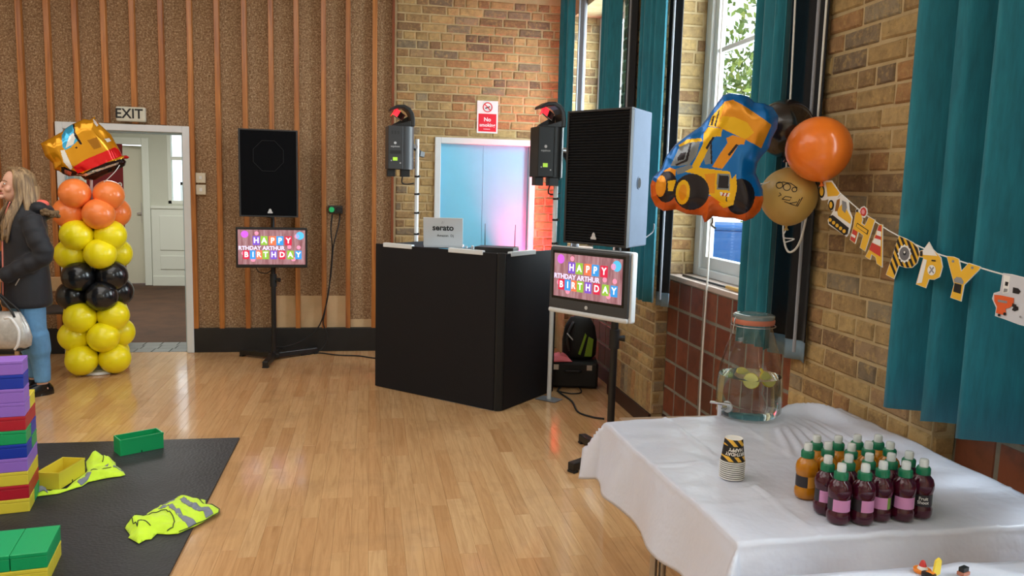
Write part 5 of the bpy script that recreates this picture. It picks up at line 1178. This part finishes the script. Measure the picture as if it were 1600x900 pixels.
for i, (py, c) in enumerate(rows):
    z = zat(155, py, CX, CYc-.1) if i else .128
    ph = -27 if i % 2 == 0 else 32
    for k in range(4):
        a = R(ph+90*k); rr = .118 if not (i == 8) else .110
        d = Vector((math.sin(a), -math.cos(a), 0))
        if c not in bal_me:
            bal_me[c] = (MB().lathe(egg(.119, 1.1), 26, mat=Vector((0, -1, 0)).to_track_quat('Z', 'Y').to_matrix().to_4x4()).mesh('skin', bm[c], True),
                         MB().lathe([(.006, -.122), (.004, -.130), (.009, -.137)], 8, mat=Vector((0, -1, 0)).to_track_quat('Z', 'Y').to_matrix().to_4x4()).mesh('knot', bm[c], True))
        lb = '%s balloon of the %s ring of the balloon column, %s one' % (NM[c], RW[i], ('front left', 'front right', 'rear right', 'rear left')[k] if i % 2 == 0 else ('front right', 'rear right', 'rear left', 'front left')[k])
        t = thing('balloon', lb, 'balloon', (CX+d.x*.165, CYc+d.y*.165, z+random.uniform(-.008, .008)), a, 'balloons of the column')
        s_ = 1.0 if i != 8 else .95; t.scale = (s_,)*3
        link('skin', bal_me[c][0], t); link('knot', bal_me[c][1], t)
# foil excavator on top of the column; traced from a 7.5x zoom of (60,170)
Ze = lambda pts: [(60+x/7.5, 170+y/7.5) for x, y in pts]
ole = Ze([(98, 440), (310, 295), (345, 255), (420, 195), (540, 125), (600, 130), (640, 95), (655, 85), (660, 125), (700, 170), (760, 225), (820, 280), (860, 360), (905, 440), (940, 520), (985, 515), (1020, 535), (1000, 555), (960, 560), (985, 590), (970, 640), (880, 700), (760, 760), (650, 830), (540, 830), (500, 790), (440, 790), (380, 800), (320, 775), (280, 745), (230, 735), (215, 660), (140, 580), (120, 510)])
rege = [(Ze([(320, 780), (300, 690), (400, 720), (520, 760), (700, 640), (980, 545), (1010, 600), (980, 660), (700, 850), (500, 850)]), 3), (Ze([(440, 770), (520, 770), (620, 720), (860, 620), (900, 600), (890, 630), (640, 740), (550, 790)]), 4),
        (Ze([(425, 690), (560, 590), (860, 430), (910, 460), (950, 520), (850, 570), (650, 680), (470, 760)]), 2), (Ze([(960, 510), (1030, 520), (1020, 560), (950, 560)]), 2),
        (Ze([(320, 470), (315, 330), (355, 245), (425, 190), (440, 300), (480, 380), (400, 470), (350, 500)]), 5), (Ze([(350, 480), (390, 340), (430, 300), (450, 360), (430, 430)]), 6), (Ze([(425, 200), (445, 190), (450, 290), (520, 420), (500, 430), (440, 330)]), 3),
        (Ze([(300, 510), (340, 500), (420, 700), (400, 725), (330, 640)]), 6), (Ze([(330, 690), (440, 740), (440, 790), (320, 780), (300, 740)]), 3), (Ze([(340, 720), (410, 750), (400, 790), (335, 770)]), 7),
        (Ze([(570, 375), (670, 330), (720, 440), (640, 475)]), 8), (Ze([(750, 345), (800, 330), (820, 360), (780, 380)]), 6), (Ze([(445, 470), (460, 455), (475, 465), (465, 480)]), 3), (Ze([(635, 120), (660, 140), (690, 190), (670, 205), (640, 165)]), 6)]
FME = [M('foil_gold', (214, 148, 24), .16, .55), FMS[1], M('foil_bright_red', (222, 26, 30), .15, .45), M('foil_gloss_black', (40, 26, 26), .12, .5), M('foil_silver', (220, 216, 214), .1, .8), M('foil_sky', (70, 176, 222), .14, .5), M('foil_pearl', (226, 224, 220), .2, .3), M('foil_copper', (190, 110, 90), .2, .5), M('foil_dark_gold', (160, 104, 18), .2, .5)]
pe = Vector((-2.13, 6.66, zat(137, 235, -2.13, 6.66))); pe = hit(135, 230, 1, 6.66); qe = (pe-CAM).dot(FWD)
foil('foil_balloon', 'gold and red foil excavator balloon on top of the balloon column', 'balloon', ole, rege, pe, qe/FPX, FME, .075, 170, (135, 230))
cord([hit(160, 287, 1, 6.6), hit(170, 278, 1, 6.58), hit(180, 268, 1, 6.58), hit(187, 258, 1, 6.6)], .003, 'balloon_string', STRING, 'white string below the excavator balloon', 'string')
# banner stand and chair behind the column
bs = thing('pull_up_banner', 'narrow dark red pull-up banner with white lettering beyond the doorway', 'banner', (hit(192, 260, 1, 8.05).x-.10, 8.05, 0))
MB().box(-.22, .10, -.004, .004, .06, 1.86).build('panel', M('dark_red_vinyl', (128, 16, 30), .4), bs); MB().box(-.24, .12, -.06, .06, 0, .06).build('base', STEEL, bs, bevel=.005); MB().tube([(-.06, .01, .05), (-.06, .01, 1.86)], .008, 8).build('pole', STEEL, bs)
MB().text('Welcome'[:3]+'S' if False else 'XSS', .11, (.055, -.0045, 1.42), (0, 0, 1), (-1, 0, 0), bold=.01).build('lettering', WHITEPL, bs)
ch = thing('wooden_chair', 'plain wooden chair half hidden behind the balloon column', 'chair', (-2.62, 7.05, 0), R(8))
CHW = M('beech_wood', (196, 160, 118), .45, var=.06, vs_=20); CHS = M('dark_seat_pad', (58, 52, 50), .7)
MB().box(-.2, .2, -.2, .2, .44, .465).build('seat', CHS, ch, bevel=.008)
for sx in (-.18, .18):
    MB().bar((sx, -.18, 0), (sx, -.17, .44), .03, .03).build('leg', CHW, ch, bevel=.004); MB().bar((sx, .2, 0), (sx, .17, .44), .03, .03).build('leg', CHW, ch, bevel=.004)
    MB().bar((sx, .17, .44), (sx, .22, .70), .03, .03).build('back_post', CHW, ch, bevel=.004)
MB().bar((-.2, .21, .64), (.2, .21, .64), .02, .12).build('backrest', CHW, ch, bevel=.006)
# ================================================================ PLAY MAT, BLOCKS, VESTS
MATM = NT('black_foam_mat'); _P = MATM.pos()
_v = MATM.n('ShaderNodeTexVoronoi', {'Scale': 70}); MATM.set(_v.inputs['Vector'], _P)
MATM.p(Base_Color=MATM.ramp(MATM.noise(3, 4, .6, _P), [(.3, (36, 37, 40)), (.7, (52, 54, 58))]), Roughness=.52, Specular_IOR_Level=.35)
MATM.bump(_v.outputs['Distance'], .35, .004)
TM = .011
def mat_tile(x0, x1, y0, y1, teeth, label):
    """foam mat tile; teeth = sides (l,r,b,t) that interlock with a neighbour"""
    P = []; n = 12; d = .022
    def side(a, b, out, on, par=0):
        for k in range(n):
            t0 = k/n; p = Vector(a).lerp(Vector(b), t0); o = Vector(out)*(d if (on and k % 2 != par) else 0)
            if on: P.append(tuple(Vector(a).lerp(Vector(b), t0+.04/n)+o)); P.append(tuple(Vector(a).lerp(Vector(b), t0+.96/n)+o))
            elif k == 0: P.append(tuple(p))
    side((x0, y0), (x1, y0), (0, 1), teeth[2]); side((x1, y0), (x1, y1), (-1, 0), teeth[1]); side((x1, y1), (x0, y1), (0, 1), teeth[3], 1); side((x0, y1), (x0, y0), (-1, 0), teeth[0], 1)
    o = MB().prism(P, (0, 0, .0006), (1, 0, 0), (0, 1, 0), TM-.0006).build('foam_mat', MATM.m)
    return tag(o, label, 'mat', 'black foam play mats')
xr, yt = -.765, 4.86; S = 1.24; g = .0012
mat_tile(xr-S, xr, yt-S, yt, (1, 0, 1, 0), 'black foam mat under the hi-vis vests and the green open block')
mat_tile(xr-2*S, xr-S-g, yt-S, yt, (1, 1, 1, 0), 'black foam mat under the coloured block tower at the left')
mat_tile(xr-S, xr, yt-2*S, yt-S-g, (1, 0, 0, 1), 'black foam mat at the bottom edge with the green and yellow block pile')
mat_tile(xr-2*S, xr-S-g, yt-2*S, yt-S-g, (1, 1, 0, 1), 'black foam mat in the bottom left corner')
BC = {'y': M('block_yellow', (226, 206, 62), .4), 'r': M('block_red', (182, 22, 44), .4), 'p': M('block_purple', (152, 108, 206), .4), 'b': M('block_blue', (14, 52, 170), .4), 'g': M('block_green', (14, 160, 94), .4)}
BNm = {'y': 'yellow', 'r': 'red', 'p': 'purple', 'b': 'blue', 'g': 'green'}
LB, WB, HB = .25, .125, .0646
def block(loc, rz, c, label, L=LB, W_=WB, H_=HB, group='giant building blocks of the tower', open_=False):
    t = thing('building_block', label, 'block', loc, rz, group)
    if open_:
        w = .006; b = MB().box(0, L, 0, W_, 0, .006).box(0, L, 0, w, .006, H_).box(0, L, W_-w, W_, .006, H_).box(0, w, w, W_-w, .006, H_).box(L-w, L, w, W_-w, .006, H_)
        b.build('shell', BC[c], t); MB().box(-.002, L+.002, -.002, .004, H_-.012, H_).build('rim', BC[c], t, bevel=.001); MB().box(L*.47, L*.5, -.001, 0, .0, .012).build('slot', M('dark_slot', (10, 60, 40), .8), t)
    else:
        MB().box(.001, L-.001, .001, W_-.001, 0.0, H_-.016).build('body', BC[c], t, bevel=.003); MB().box(0, L, 0, W_, H_-.016, H_-.0005).build('lid', BC[c], t, bevel=.003)
    return t
TO = Vector((-1.533, 3.835, TM)); ta = R(11.5)
tx, ty = Vector((math.cos(ta), math.sin(ta), 0)), Vector((-math.sin(ta), math.cos(ta), 0))
lay_t = [('A', 'y', 'g'), ('B', 'r', 'r'), ('B', 'y', 'y'), ('B', 'p', 'p'), ('A', 'b', 'g'), ('A', 'g', 'b'), ('B', 'r', 'r'), ('A', 'p', 'y'), ('A', 'p', None), ('A', 'b', None), ('A', 'p', None)]
ORD = ['bottom', 'second', 'third', 'fourth', 'fifth', 'sixth', 'seventh', 'eighth', 'ninth', 'tenth', 'top']
for i, (k, c1, c2) in enumerate(lay_t):
    z = Vector((0, 0, i*HB))
    if k == 'A':
        block(TO-tx*LB+z, ta, c1, '%s block in the %s layer of the tower, front row' % (BNm[c1], ORD[i]))
        if c2: block(TO-tx*LB+ty*WB+z, ta, c2, '%s block in the %s layer of the tower, rear row' % (BNm[c2], ORD[i]))
    else:
        block(TO+z, ta+R(90), c1, '%s block in the %s layer of the tower, right-hand one' % (BNm[c1], ORD[i]))
        block(TO-tx*WB+z, ta+R(90), c2, '%s block in the %s layer of the tower, left-hand one' % (BNm[c2], ORD[i]))
# green open block on the mat, low pile in the corner, yellow open block
a, b = flo(188, 713, TM), flo(254, 700, TM); block(a, math.atan2(b.y-a.y, b.x-a.x), 'g', 'green open-topped block lying alone on the back edge of the mat', L=.235, W_=.11, H_=.092, group='loose blocks on the mat', open_=True)
c_ = flo(76, 912, TM); pa = R(9); px_, py_ = Vector((math.cos(pa), math.sin(pa), 0)), Vector((-math.sin(pa), math.cos(pa), 0))
H2 = .064
block(c_-px_*LB, pa, 'y', 'yellow block under the green pair in the bottom left corner, front one', group='low block pile'); block(c_-px_*LB+py_*WB, pa, 'y', 'yellow block under the green pair in the bottom left corner, rear one', group='low block pile')
block(c_+Vector((0, 0, HB)), pa+R(90), 'g', 'green block on the low pile in the bottom left corner, right-hand one', group='low block pile', L=.25, W_=.124); block(c_-px_*WB+Vector((0, 0, HB)), pa+R(90), 'g', 'green block on the low pile in the bottom left corner, left-hand one', group='low block pile', L=.25, W_=.124)
a, b = flo(60.5, 763, TM+.006), flo(93, 765.5, TM+.006); t0, t1 = flo(90.5, 741, TM+.09), flo(131, 716.5, TM+.09)
ang = math.atan2(t1.y-t0.y, t1.x-t0.x)
yb = block(b, ang, 'y', 'yellow open-topped block lying on the hi-vis vest beside the tower', L=min(.27, (t1-t0).length), W_=.115, H_=.085, group='loose blocks on the mat', open_=True)

HIV = M('hi_vis_yellow_cloth', (202, 240, 38), .7, var=.06, vs_=14, emit=.0); HIV.node_tree.nodes['Principled BSDF'].inputs['Sheen Weight'].default_value = .2
REFL = M('grey_reflective_tape', (122, 128, 142), .45); PIP = M('dark_piping', (46, 58, 30), .7)
def drape_patch(poly, hf, off, name, mat_, parent, res=.012, skirt=True):
    """flat polygon (world xy) refined to a grid and lifted by hf(x,y)"""
    bm_ = bmesh.new(); vs_ = [bm_.verts.new((x, y, 0)) for x, y in poly]; bm_.faces.new(vs_)
    x0, x1 = min(p[0] for p in poly), max(p[0] for p in poly); y0, y1 = min(p[1] for p in poly), max(p[1] for p in poly)
    for ax, lo, hi in ((0, x0, x1), (1, y0, y1)):
        k = lo+res
        while k < hi:
            bmesh.ops.bisect_plane(bm_, geom=bm_.verts[:]+bm_.edges[:]+bm_.faces[:], plane_co=(k, 0, 0) if ax == 0 else (0, k, 0), plane_no=(1, 0, 0) if ax == 0 else (0, 1, 0)); k += res
    bmesh.ops.triangulate(bm_, faces=bm_.faces[:])
    for v in bm_.verts: v.co.z = hf(v.co.x, v.co.y)+off
    bmesh.ops.recalc_face_normals(bm_, faces=bm_.faces[:])
    if sum(f.normal.z for f in bm_.faces) < 0: bmesh.ops.reverse_faces(bm_, faces=bm_.faces[:])
    me = bpy.data.meshes.new(name); bm_.to_mesh(me); bm_.free(); me.materials.append(mat_); me.polygons.foreach_set('use_smooth', [True]*len(me.polygons))
    o = link(name, me, parent); md = o.modifiers.new('s', 'SOLIDIFY'); md.thickness = .002; md.offset = -1; return o
def edge_dist(x, y, poly):
    p = Vector((x, y)); best = 9
    for i in range(len(poly)):
        a_, b_ = Vector(poly[i-1]), Vector(poly[i]); d_ = b_-a_; t_ = max(0, min(1, (p-a_).dot(d_)/max(d_.length_squared, 1e-9))); best = min(best, (p-a_-d_*t_).length)
    return best
def vest(tf, outline, stripes, piping, label, amp, seed, bumps):
    W_ = lambda pts: [flo(*tf(p), TM+.012)[:2] for p in pts]
    O = W_(outline); cx = sum(p[0] for p in O)/len(O); cy = sum(p[1] for p in O)/len(O)
    BMP = [(flo(*tf(p), TM+.01)[:2], r_, h) for p, r_, h in bumps]
    def hf(x, y):
        d = edge_dist(x, y, O); e = min(1, d/.03)
        h = .004+amp*e*(.35+.65*abs(noise.noise(Vector((x*14, y*14, seed)))+.5*noise.noise(Vector((x*30, y*30, seed)))))
        for (bx_, by_), r_, hh in BMP: h += hh*e*math.exp(-((x-bx_)**2+(y-by_)**2)/r_**2)
        return h+TM+.001
    t = thing('hi_vis_vest', label, 'vest', (cx, cy, TM))
    L_ = lambda P: [(x-cx, y-cy) for x, y in P]; h2 = lambda x, y: hf(x+cx, y+cy)-TM
    drape_patch(L_(O), h2, 0, 'cloth', HIV, t)
    for s_ in stripes: drape_patch(L_(W_(s_)), h2, .0022, 'reflective_strip', REFL, t, .007)
    for p_ in piping:
        Q = []
        W2 = L_(W_(p_))
        for i in range(len(W2)-1):
            for k in range(5): q = Vector(W2[i]).lerp(Vector(W2[i+1]), k/5); Q.append((q.x, q.y, h2(q.x, q.y)+.0025))
        MB().tube(Q, .0022, 5).build('piping', PIP, t, smooth=True)
    return t
z2 = lambda p: (180+p[0]/8.89, 760+p[1]/8.89)
vest(z2, [(125, 545), (220, 425), (420, 395), (450, 350), (670, 230), (820, 160), (880, 115), (1110, 145), (1255, 170), (1255, 240), (1350, 235), (1450, 300), (1440, 350), (1365, 385), (1250, 455), (1130, 520), (1010, 570), (870, 635), (740, 645), (580, 635), (500, 710), (420, 720), (330, 770), (270, 740), (180, 690), (205, 655)],
     [[(890, 200), (960, 180), (1050, 270), (1200, 340), (1300, 320), (1365, 375), (1260, 435), (1225, 385), (1170, 405), (1050, 350), (950, 280)], [(735, 310), (800, 295), (860, 380), (960, 450), (1135, 510), (1020, 560), (900, 480), (800, 410)], [(680, 235), (820, 165), (825, 215), (690, 280)], [(600, 338), (700, 290), (745, 300), (650, 345)]],
     [[(285, 480), (430, 410), (560, 395), (690, 365), (800, 470), (825, 540), (800, 600), (700, 630)], [(210, 450), (250, 570), (310, 630), (320, 590), (380, 565), (520, 620)], [(1120, 165), (1180, 220), (1280, 262)], [(135, 555), (225, 440), (420, 400)], [(1300, 240), (1350, 238), (1448, 300), (1438, 350), (1365, 385), (1250, 455), (1000, 572), (860, 630)]],
     'crumpled hi-vis vest with grey bands half off the right edge of the mat', .034, 3.0, [((650, 500), .07, .018), ((380, 600), .05, .02), ((1000, 330), .08, .012), ((260, 520), .04, .02)])
z1_ = lambda p: (40+p[0]/9.41, 700+p[1]/9.41)
vest(z1_, [(165, 690), (300, 672), (480, 650), (660, 590), (830, 540), (920, 480), (1200, 420), (1400, 395), (1465, 375), (1440, 330), (1400, 290), (1330, 245), (1320, 195), (1210, 140), (1080, 120), (940, 130), (880, 190), (880, 260), (900, 330), (700, 480), (600, 580), (330, 620), (165, 640)],
     [[(760, 520), (900, 420), (970, 420), (890, 490), (820, 540)], [(1140, 300), (1220, 270), (1210, 300), (1130, 320)], [(175, 600), (300, 600), (330, 660), (170, 640)], [(1290, 320), (1420, 315), (1430, 330), (1290, 335)]],
     [[(880, 190), (890, 270), (905, 330)], [(960, 410), (1060, 380), (1150, 350), (1290, 330)], [(1130, 150), (1150, 220), (1130, 280)]],
     'crumpled hi-vis vest lying under the yellow open block', .032, 7.0, [((1000, 180), .05, .03), ((1200, 220), .05, .028), ((1100, 400), .05, .012)])

# ================================================================ PERSON AT THE LEFT EDGE
PX, PY, PT = -2.375, 6.07, R(-56)
per = thing('person', 'person with long fair hair in a dark hooded coat and jeans at left edge', 'person', (PX, PY, 0), PT)
SKIN = M('skin', (226, 176, 152), .5, var=.04, vs_=20, sss=.15)
def remesh(o, vox, it=3):
    md = o.modifiers.new('r', 'REMESH'); md.mode = 'VOXEL'; md.voxel_size = vox; md.use_smooth_shade = True
    sm = o.modifiers.new('m', 'SMOOTH'); sm.iterations = it; sm.factor = .5
def loft(b, secs, n=20, m=0):
    k = len(b.v)
    for (x, y, z, rx, ry) in secs:
        for j in range(n): a = 2*math.pi*j/n; b.v.append((x+rx*math.cos(a), y+ry*math.sin(a), z))
    for i in range(len(secs)-1):
        for j in range(n): b.f.append((k+i*n+j, k+i*n+(j+1) % n, k+(i+1)*n+(j+1) % n, k+(i+1)*n+j)); b.m.append(m)
    b.f.append(tuple(k+j for j in reversed(range(n)))); b.f.append(tuple(k+(len(secs)-1)*n+j for j in range(n))); b.m += [m, m]
    return b
HZ = 1.475; hd = Matrix.Rotation(R(-6), 4, 'X') @ Matrix.Rotation(R(8), 4, 'Z')
HC = Vector((0, -.035, HZ))
bd = MB()
loft(bd, [(0, 0, .78, .15, .10), (0, 0, .9, .15, .10), (0, 0, 1.05, .13, .09), (0, 0, 1.2, .15, .095), (0, 0, 1.27, .14, .08), (0, -.005, 1.31, .06, .055), (0, -.02, 1.36, .05, .052), (0, -.03, 1.42, .05, .055)])
bd.ball(HC+Vector((0, .012, .02)), .074, .092, .098, mat=hd); bd.ball(HC+Vector((0, -.025, -.045)), .056, .062, .066, mat=hd)     # skull, jaw
bd.ball(HC+hd @ Vector((0, -.086, -.085)), .022, .018, .016); bd.tube([HC+hd @ Vector((0, -.082, .015)), HC+hd @ Vector((0, -.104, -.028)), HC+hd @ Vector((0, -.09, -.038))], [.009, .014, .011], 8)
for sx in (-1, 1):
    bd.ball(HC+hd @ Vector((sx*.076, .012, -.012)), .009, .018, .028)
    bd.ball(HC+hd @ Vector((sx*.036, -.062, -.03)), .026, .02, .022)
    bd.tube([(sx*.09, .0, .84), (sx*.1, .02, .46), (sx*.095, .05, .08)], [.075, .05, .036], 14)
    bd.tube([(sx*.095, .075, .05), (sx*.098, -.02, .035), (sx*.10, -.115, .028)], [.036, .038, .03], 12)
AR = {1: [(.165, .01, 1.235), (.235, .055, 1.0), (.10, -.185, .845)], -1: [(-.165, .01, 1.235), (-.23, .02, .99), (-.06, -.2, .93)]}
for sx in (-1, 1):
    s0, e0, h0 = [Vector(p) for p in AR[sx]]; bd.tube([s0, e0, h0], [.05, .042, .03], 12)
    f = (h0-e0).normalized(); up_ = Vector((0, 0, 1)); sd = f.cross(up_).normalized(); dn = sd.cross(f)
    pc = h0+f*.045; M3 = Matrix((sd, f, dn)).transposed().to_4x4()
    bd.ball(pc, .04, .05, .016, mat=M3)
    for q in range(4):
        o_ = (q-1.5)*.019; ln = (.072, .08, .076, .06)[q]; k0 = pc+sd*o_+f*.038
        bd.tube([k0, k0+f*ln*.45-dn*.012, k0+f*ln*.6-dn*.04, k0+f*ln*.35-dn*.055], [.0095, .009, .0085, .007], 8)
    th_ = pc-sd*.036*sx-f*.01; bd.tube([th_, th_-sd*.02*sx+f*.025-dn*.01, th_-sd*.01*sx+f*.05-dn*.03], [.012, .0105, .008], 8)
body = bd.build('body', SKIN, per); remesh(body, .0058, 3)
# face
EY, IR, LIP, BRW = M('eye_white', (226, 224, 220), .3), M('eye_dark', (52, 44, 40), .3), M('lips', (190, 112, 104), .5), M('brow', (120, 92, 62), .8)
for sx in (-1, 1):
    e = MB().ball(HC+hd @ Vector((sx*.032, -.0815, .004)), .012, .006, .0065, n=12, k=8).build('eye', EY, per, smooth=True)
    MB().ball(HC+hd @ Vector((sx*.032, -.0865, .003)), .0052, .003, .0055, n=10, k=6).build('iris', IR, e, smooth=True)
    MB().tube([HC+hd @ Vector((sx*.018, -.088, .022)), HC+hd @ Vector((sx*.034, -.087, .027)), HC+hd @ Vector((sx*.052, -.074, .02))], [.003, .0035, .002], 6).build('eyebrow', BRW, per, smooth=True)
MB().tube([HC+hd @ Vector((-.022, -.083, -.064)), HC+hd @ Vector((0, -.0915, -.061)), HC+hd @ Vector((.022, -.083, -.064))], [.003, .006, .003], 8).build('lips', LIP, per, smooth=True)
# hair: thick locks falling from a centre parting
HAIR = NT('fair_hair'); HAIR.p(Base_Color=HAIR.ramp(HAIR.noise(60, 3, .6, HAIR.mapped(HAIR.pos(), scale=(1, 1, .08))), [(.3, (92, 72, 52)), (.5, (142, 114, 82)), (.7, (190, 160, 118))]), Roughness=.45)
hb = MB(); rh = random.Random(4)
for k in range(150):
    az = R(rh.uniform(66, 294)); r0 = rh.uniform(.0, .06)
    d_ = Vector((math.sin(az), -math.cos(az), 0)); front = max(0, math.cos(az))
    top = HC+Vector((rh.uniform(-.012, .012), rh.uniform(-.045, .05), .118+rh.uniform(-.006, .004)))
    a_ = HC+Vector((d_.x*.066, .012+d_.y*.08, .085)); b_ = HC+Vector((d_.x*.084, .014+d_.y*.102, .01)); c_ = HC+Vector((d_.x*.088, .02+d_.y*.105, -.075))
    ln = rh.uniform(.02, .1) if d_.y > .2 else rh.uniform(.1, .22)
    e_ = HC+Vector((d_.x*(.10), (.03 if d_.y > 0 else -.05)+d_.y*.10, -.15-ln*.4)); f_ = HC+Vector((d_.x*.10+rh.uniform(-.02, .02), (.03 if d_.y > 0 else -.085)+d_.y*.075, -.17-ln))
    hb.tube(smooth_path([top, a_, b_, c_, e_, f_], 4), [.009]+[.0145]*19+[.006], 6, sq=.7)
hb.ball(HC+Vector((0, .03, .02)), .079, .092, .1, n=16, k=10); loft(hb, [(0, .055, HZ-.2, .06, .035), (0, .05, HZ-.1, .075, .06), (0, .045, HZ, .075, .07)])
hb.build('hair', HAIR.m, per, smooth=True)
# coat
COAT = M('dark_navy_coat', (24, 26, 34), .65, var=.15, vs_=8, bump=.5, bs=18, sheen=.1)
jb = MB()
loft(jb, [(0, .0, .635, .19, .15), (0, .0, .66, .197, .157), (0, .0, .8, .193, .15), (0, .005, .95, .178, .135), (0, .005, 1.1, .19, .14), (0, .01, 1.2, .19, .135), (0, .01, 1.265, .165, .115), (0, .0, 1.31, .105, .095), (0, -.005, 1.365, .085, .085)], 28)
for sx in (-1, 1):
    s0, e0, h0 = [Vector(p) for p in AR[sx]]
    pts = smooth_path([s0+Vector((-sx*.03, 0, .02)), s0.lerp(e0, .5)+Vector((sx*.012, .0, 0)), e0, e0.lerp(h0, .5), e0.lerp(h0, .93)], 6); n_ = len(pts)
    jb.tube(pts, [.074-.02*i/(n_-1)+.004*math.sin(i*2.1) for i in range(n_)], 16)
jb.ball((0, .125, 1.295), .135, .07, .06); jb.ball((.09, .075, 1.325), .06, .06, .045); jb.ball((-.09, .075, 1.325), .06, .06, .045)
coat = jb.build('coat', COAT, per); remesh(coat, .009, 4)
FUR = M('brown_fur', (122, 98, 70), .9, var=.3, vs_=120, bump=.9, bs=90)
fu = MB(); P = smooth_path([(.135, .09, 1.30), (.12, .15, 1.285), (.06, .19, 1.28), (0, .198, 1.278), (-.06, .19, 1.28), (-.11, .15, 1.285)], 5)
for p in P:
    for q in range(7): fu.ball(Vector(p)+Vector((rh.uniform(-1, 1), rh.uniform(-1, 1), rh.uniform(-1, 1)))*.016, .014, n=7, k=5)
fu.build('fur_trim', FUR, coat, smooth=True)
COR = M('coral_lining', (244, 110, 96), .6)
MB().ball((.045, .10, 1.352), .05, .055, .03).build('hood_lining', COR, coat, smooth=True)
MB().tube(smooth_path([(.055, -.085, 1.365), (.05, -.105, 1.31), (.05, -.132, 1.2), (.045, -.142, 1.05), (.045, -.147, .9), (.045, -.155, .72)], 4), .0055, 6).build('zip', M('coral_zip', (226, 130, 116), .5), coat, smooth=True)
MB().bar((.165, -.07, .86), (.15, -.10, .80), .004, .006).build('pocket_zip', STEEL, coat)
# jeans and shoes
JEAN = M('light_blue_denim', (96, 146, 190), .8, var=.16, vs_=9, bump=.4, bs=40)
for_j = MB(); loft(for_j, [(0, .0, .66, .155, .115), (0, 0, .75, .165, .125), (0, 0, .85, .16, .12)])
for sx in (-1, 1):
    pts = [(sx*.085, .0, .80), (sx*.09, .005, .64), (sx*.097, .012, .47), (sx*.097, .03, .35), (sx*.096, .045, .2), (sx*.095, .05, .095)]
    for_j.tube(smooth_path(pts, 4), [.098-.048*min(1, i/20)+(.012 if 9 <= i <= 13 else 0) for i in range(21)], 16)
je = for_j.build('jeans', JEAN, per); remesh(je, .008, 3)
for sx in (-1, 1):
    sh = MB(); loft(sh, [(sx*.096, -.01, 0, .045, .13), (sx*.096, -.01, .02, .046, .131), (sx*.096, .0, .05, .042, .115), (sx*.096, .045, .08, .036, .05)], 20); sh.build('shoe', M('black_patent_shoe', (14, 14, 15), .25, coat=.5), per, smooth=False, auto=50)
# handbag held in the left hand
hw = per.matrix_basis @ Vector((.075, -.225, .81))
bgp = hit(9, 512, 1, 5.86)
bag = thing('handbag', 'silver puffed handbag with white handles held beside the jeans', 'bag', (bgp.x, bgp.y, bgp.z-.14), R(-10))
SILV = M('silver_leatherette', (188, 186, 182), .35, .35, var=.15, vs_=30, bump=.4, bs=25)
bg_ = MB(); secs = [(.13, .05, 0), (.165, .075, .02), (.172, .085, .08), (.15, .075, .16), (.12, .05, .22), (.10, .03, .25)]; n = 48
for rx, ry, z in secs:
    for j in range(n): a = 2*math.pi*j/n; q = 1+.045*math.sin(12*a)*(z/.25); bg_.v.append((rx*q*math.cos(a), ry*q*math.sin(a), z))
for i in range(len(secs)-1):
    for j in range(n): bg_.f.append((i*n+j, i*n+(j+1) % n, (i+1)*n+(j+1) % n, (i+1)*n+j)); bg_.m.append(0)
bg_.f.append(tuple(reversed(range(n)))); bg_.f.append(tuple((len(secs)-1)*n+j for j in range(n))); bg_.m += [0, 0]
bg_.build('pouch', SILV, bag, smooth=True)
inv = Matrix.Rotation(R(10), 4, 'Z') @ Matrix.Translation(-bag.location); hl = inv @ hw
for sy in (-.035, .035): MB().tube(smooth_path([(-.08, sy, .22), (-.05, sy, .27), (hl.x-.01, hl.y, hl.z-.035), (hl.x+.01, hl.y, hl.z-.035), (.06, sy, .27), (.085, sy, .22)], 5), .008, 8).build('carry_strap', BLACKP, bag, smooth=True)
MB().tube(smooth_path([(.05, -.085, .22), (.10, -.095, .22), (.15, -.10, .14), (.14, -.10, .05), (.11, -.09, .01)], 6), .009, 8).build('side_handle', WHITEPL, bag, smooth=True)
MB().box(-.125, .125, -.05, .05, -.012, .002).build('base_trim', BLACKP, bag, bevel=.004)
